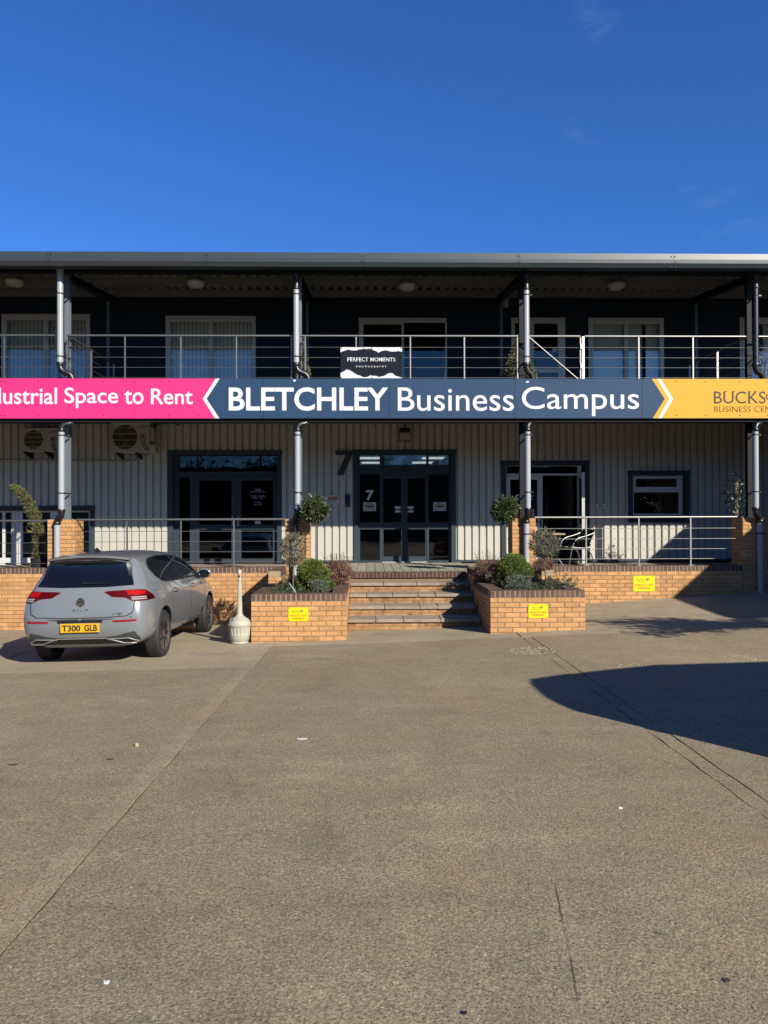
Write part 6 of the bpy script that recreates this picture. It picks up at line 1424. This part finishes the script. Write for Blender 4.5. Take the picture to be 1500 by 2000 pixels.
rb = MB(); rb.add([(xE, 6.25, zE), (xE, 17.0, zE), (xE + 3.6, 17.0, zE + 1.5), (xE + 3.6, 6.25, zE + 1.5), (xE + 7.2, 6.25, zE), (xE + 7.2, 17, zE), (xE, 6.25, zE - .14), (xE, 17.0, zE - .14), (xE + 7.2, 6.25, zE - .14), (xE + 7.2, 17.0, zE - .14)], [(0, 3, 2, 1), (3, 4, 5, 2), (0, 1, 7, 6), (4, 8, 9, 5), (6, 7, 9, 8), (0, 6, 8, 4, 3), (1, 2, 5, 9, 7)]); rb.build('roof', M('dark_roof_tile', (.09, .06, .05), .8, var=.2, vs=10), wing)
for y in (7.5, 10, 12.5):
    w = MB().box(xE + .2, xE + .249, y, y + 1.2, 1.0, 2.2).build('window', upvc, wing); MB().box(xE + .19, xE + .199, y + .08, y + 1.12, 1.08, 2.12).build('pane', cglass, w)
def outtree(label, x, y, H, rad, n, zb=0, cone_=True, grp=None):
    t = thing('tree', label, 'tree', (x, y, zb), grp); mb = MB(); mb.tube([(x, y, zb - .1), (x + .1, y, zb + H * .5), (x, y, zb + H * .97)], [.03 * H * .5, .02 * H * .5, .01], 8); sets = []
    br = 30
    for k in range(br):
        u = .18 + .8 * k / br; a = k * 2.4; ln = rad * (1.05 - u if cone_ else math.sin(math.pi * min(1, u * .95)) ** .6) * random.uniform(.7, 1.15); b = np.array((x, y, zb + H * u)); e = b + np.array((math.cos(a) * ln, math.sin(a) * ln, ln * (.25 if cone_ else .75)))
        mb.tube([tuple(b), tuple((b + e) / 2 + np.array((0, 0, .04))), tuple(e)], [.02, .014, .005], 5); m = n // br; s = RNG.uniform(.15, 1, (m, 1)); sets.append(leaves(b + (e - b) * s + RNG.normal(0, .05 * rad + .02, (m, 3)), np.tile(e - b, (m, 1)) / max(ln, .1), .16 if not cone_ else .12, .03, .7))
    mb.build('trunk', barkm, t, True); leafmesh('crown', M('outer_tree_leaf', (.05, .055, .03), .7, rnd=.4) if cone_ else M('winter_twigs', (.055, .045, .035), .8, rnd=.4), t, sets)
ct = thing('tree', 'leaning evergreen beyond the right edge throwing a feathery shadow', 'tree', (9.2, 6.6, .1)); sets = []; mb = MB(); top_ = np.array((8.65, 6.95, 2.75)); mb.tube([(9.2, 6.6, 0), (9.1, 6.7, 1.3), tuple(top_)], [.09, .07, .04], 8)
for k in range(26):
    e = top_ + np.array((random.uniform(-1.75, 1.5), random.uniform(-.45, .4), random.uniform(-.4, .4))); mb.tube([tuple(top_ + np.array((.3, 0, -.3))), tuple((top_ + e) / 2 + np.array((0, 0, .1))), tuple(e)], [.02, .014, .004], 5); m = 75; q = RNG.uniform(.15, 1, (m, 1)); sets.append(leaves(top_ + (e - top_) * q + RNG.normal(0, .09, (m, 3)), np.tile(e - top_, (m, 1)), .16, .05, .6))
mb.build('trunk', barkm, ct, True); leafmesh('crown', M('outer_tree_leaf', (.05, .055, .03), .7, rnd=.4), ct, sets)
TL = ['bare tree behind the viewer, first from the left of its row', 'bare tree behind the viewer opposite the left planter side', 'bare tree behind the viewer opposite the steps', 'bare tree behind the viewer near the row middle', 'bare tree behind the viewer opposite the right planter', 'tallest bare tree behind the viewer', 'bare tree behind the viewer at the far left end', 'bare tree behind the viewer at the far right end']
for k, (x, y, H) in enumerate(((-14, -27, 9.5), (-8.5, -24, 10.5), (-4, -27, 9), (1, -25, 10), (5.5, -28, 9), (11, -25, 11), (-19, -25, 10), (17, -30, 10))):
    outtree(TL[k], x, y, H * 1.12, 3.4, 9000, 0, False, 'bare trees behind the yard')
hd_ = MB(); hv = [leaves(np.stack([RNG.uniform(-30, 25, 9000), RNG.uniform(-24, -22.6, 9000), RNG.uniform(0, 6.2, 9000) * RNG.uniform(.85, 1, 9000)], 1), RNG.normal(0, 1, (9000, 3)), .5, .25, .5)]
hg = thing('hedge', 'dense evergreen hedge behind the viewer along the yard', 'hedge', (0, -23, 0)); leafmesh('foliage', MATS['outer_tree_leaf'], hg, hv); MB().box(-30, 25, -23.8, -22.9, 0, 5.4).build('inner_growth', MATS['dark_inner_twigs'], hg)  # unseen hedge made tall with a solid core to hold back sky light

# ------------------------------------------------------------------ litter and worn patches on the ground
def gp(px, py):
    Y = 1480 * 1.7 / max(30, py - 1010)
    for _ in range(30):
        p = at(px, py, Y); e = p.z - g(p.x, Y); Y += e * Y / 2.2
    return p
def patch(label, px, py, w, h, n):
    c = gp(px, py); t = thing('gravel_patch', label, 'gravel', tuple(c), 'worn stony patches in the concrete', 'stuff'); mb = MB()
    for k in range(n):
        a = random.uniform(0, 6.28); q = math.sqrt(random.random()); x, y = c.x + q * w * math.cos(a), c.y + q * h * math.sin(a); s = random.uniform(.008, .022); z = g(x, y)
        vs = [(x + s * random.uniform(.6, 1.2) * dx, y + s * random.uniform(.6, 1.2) * dy, z + s * random.uniform(.3, .6) * dz) for dx, dy, dz in ((1, 0, 0), (0, 1, 0), (-1, 0, 0), (0, -1, 0), (0, 0, 1))]; mb.add(vs, [(0, 1, 4), (1, 2, 4), (2, 3, 4), (3, 0, 4)])
    mb.build('stones', M('pale_stones', (.36, .29, .19), .9, rnd=.55), t, kind='stuff')
patch('stony worn patch below the right planter corner', 1037, 1271, .30, .28, 260); patch('stony worn patch by the top edge of the long shadow', 1241, 1303, .24, .2, 220); patch('stony worn patch near the right edge above the long shadow', 1468, 1288, .36, .22, 320)
def scrap(name, label, cat, px, py, w, h, m, z=.004):
    c = gp(px, py); pts = [(c.x + w * random.uniform(.6, 1) * math.cos(a), c.y + h * random.uniform(.6, 1) * math.sin(a)) for a in np.linspace(0, 6.283, 9, False)]; mb = MB(); k = len(pts)
    mb.add([(x, y, g(x, y) + z + random.uniform(0, .006)) for x, y in pts] + [(x, y, g(x, y) + .001) for x, y in pts], [tuple(range(k))] + [(i, i + k, (i + 1) % k + k, (i + 1) % k) for i in range(k)]); o = mb.build(name, m, None); setp(o, label, cat)
scrap('paper_scrap', 'thin white paper scrap lying left of the centre of the yard', 'litter', 590, 1444, .045, .02, white); scrap('paper_scrap', 'crumpled white scrap near the bottom left of the yard', 'litter', 208, 1920, .016, .012, white); scrap('paper_scrap', 'small white scrap between the crack and the right joint', 'litter', 1212, 1580, .018, .01, white)
scrap('dead_leaf', 'dark flake on the concrete at the bottom right of centre', 'leaf', 906, 1981, .013, .010, inkm); scrap('dead_leaf', 'dark twig like leaf near the left edge of the yard', 'leaf', 26, 1495, .05, .012, M('brown_leaf', (.06, .045, .03), .8)); scrap('dead_leaf', 'small dark leaf left of the joint in the yard', 'leaf', 214, 1484, .03, .02, MATS['brown_leaf']); scrap('dead_leaf', 'brown leaf under the crack at lower right', 'leaf', 1418, 1917, .018, .012, MATS['brown_leaf'])
c = gp(267, 1458); ck = MB().lathe([(.014, 0), (.014, .022), (.010, .026)], (c.x, c.y, g(c.x, c.y)), 12).build('bottle_cork', M('pale_cork', (.55, .42, .22), .8), None, True); setp(ck, 'pale round stub lying on the concrete left of the joint', 'cork')
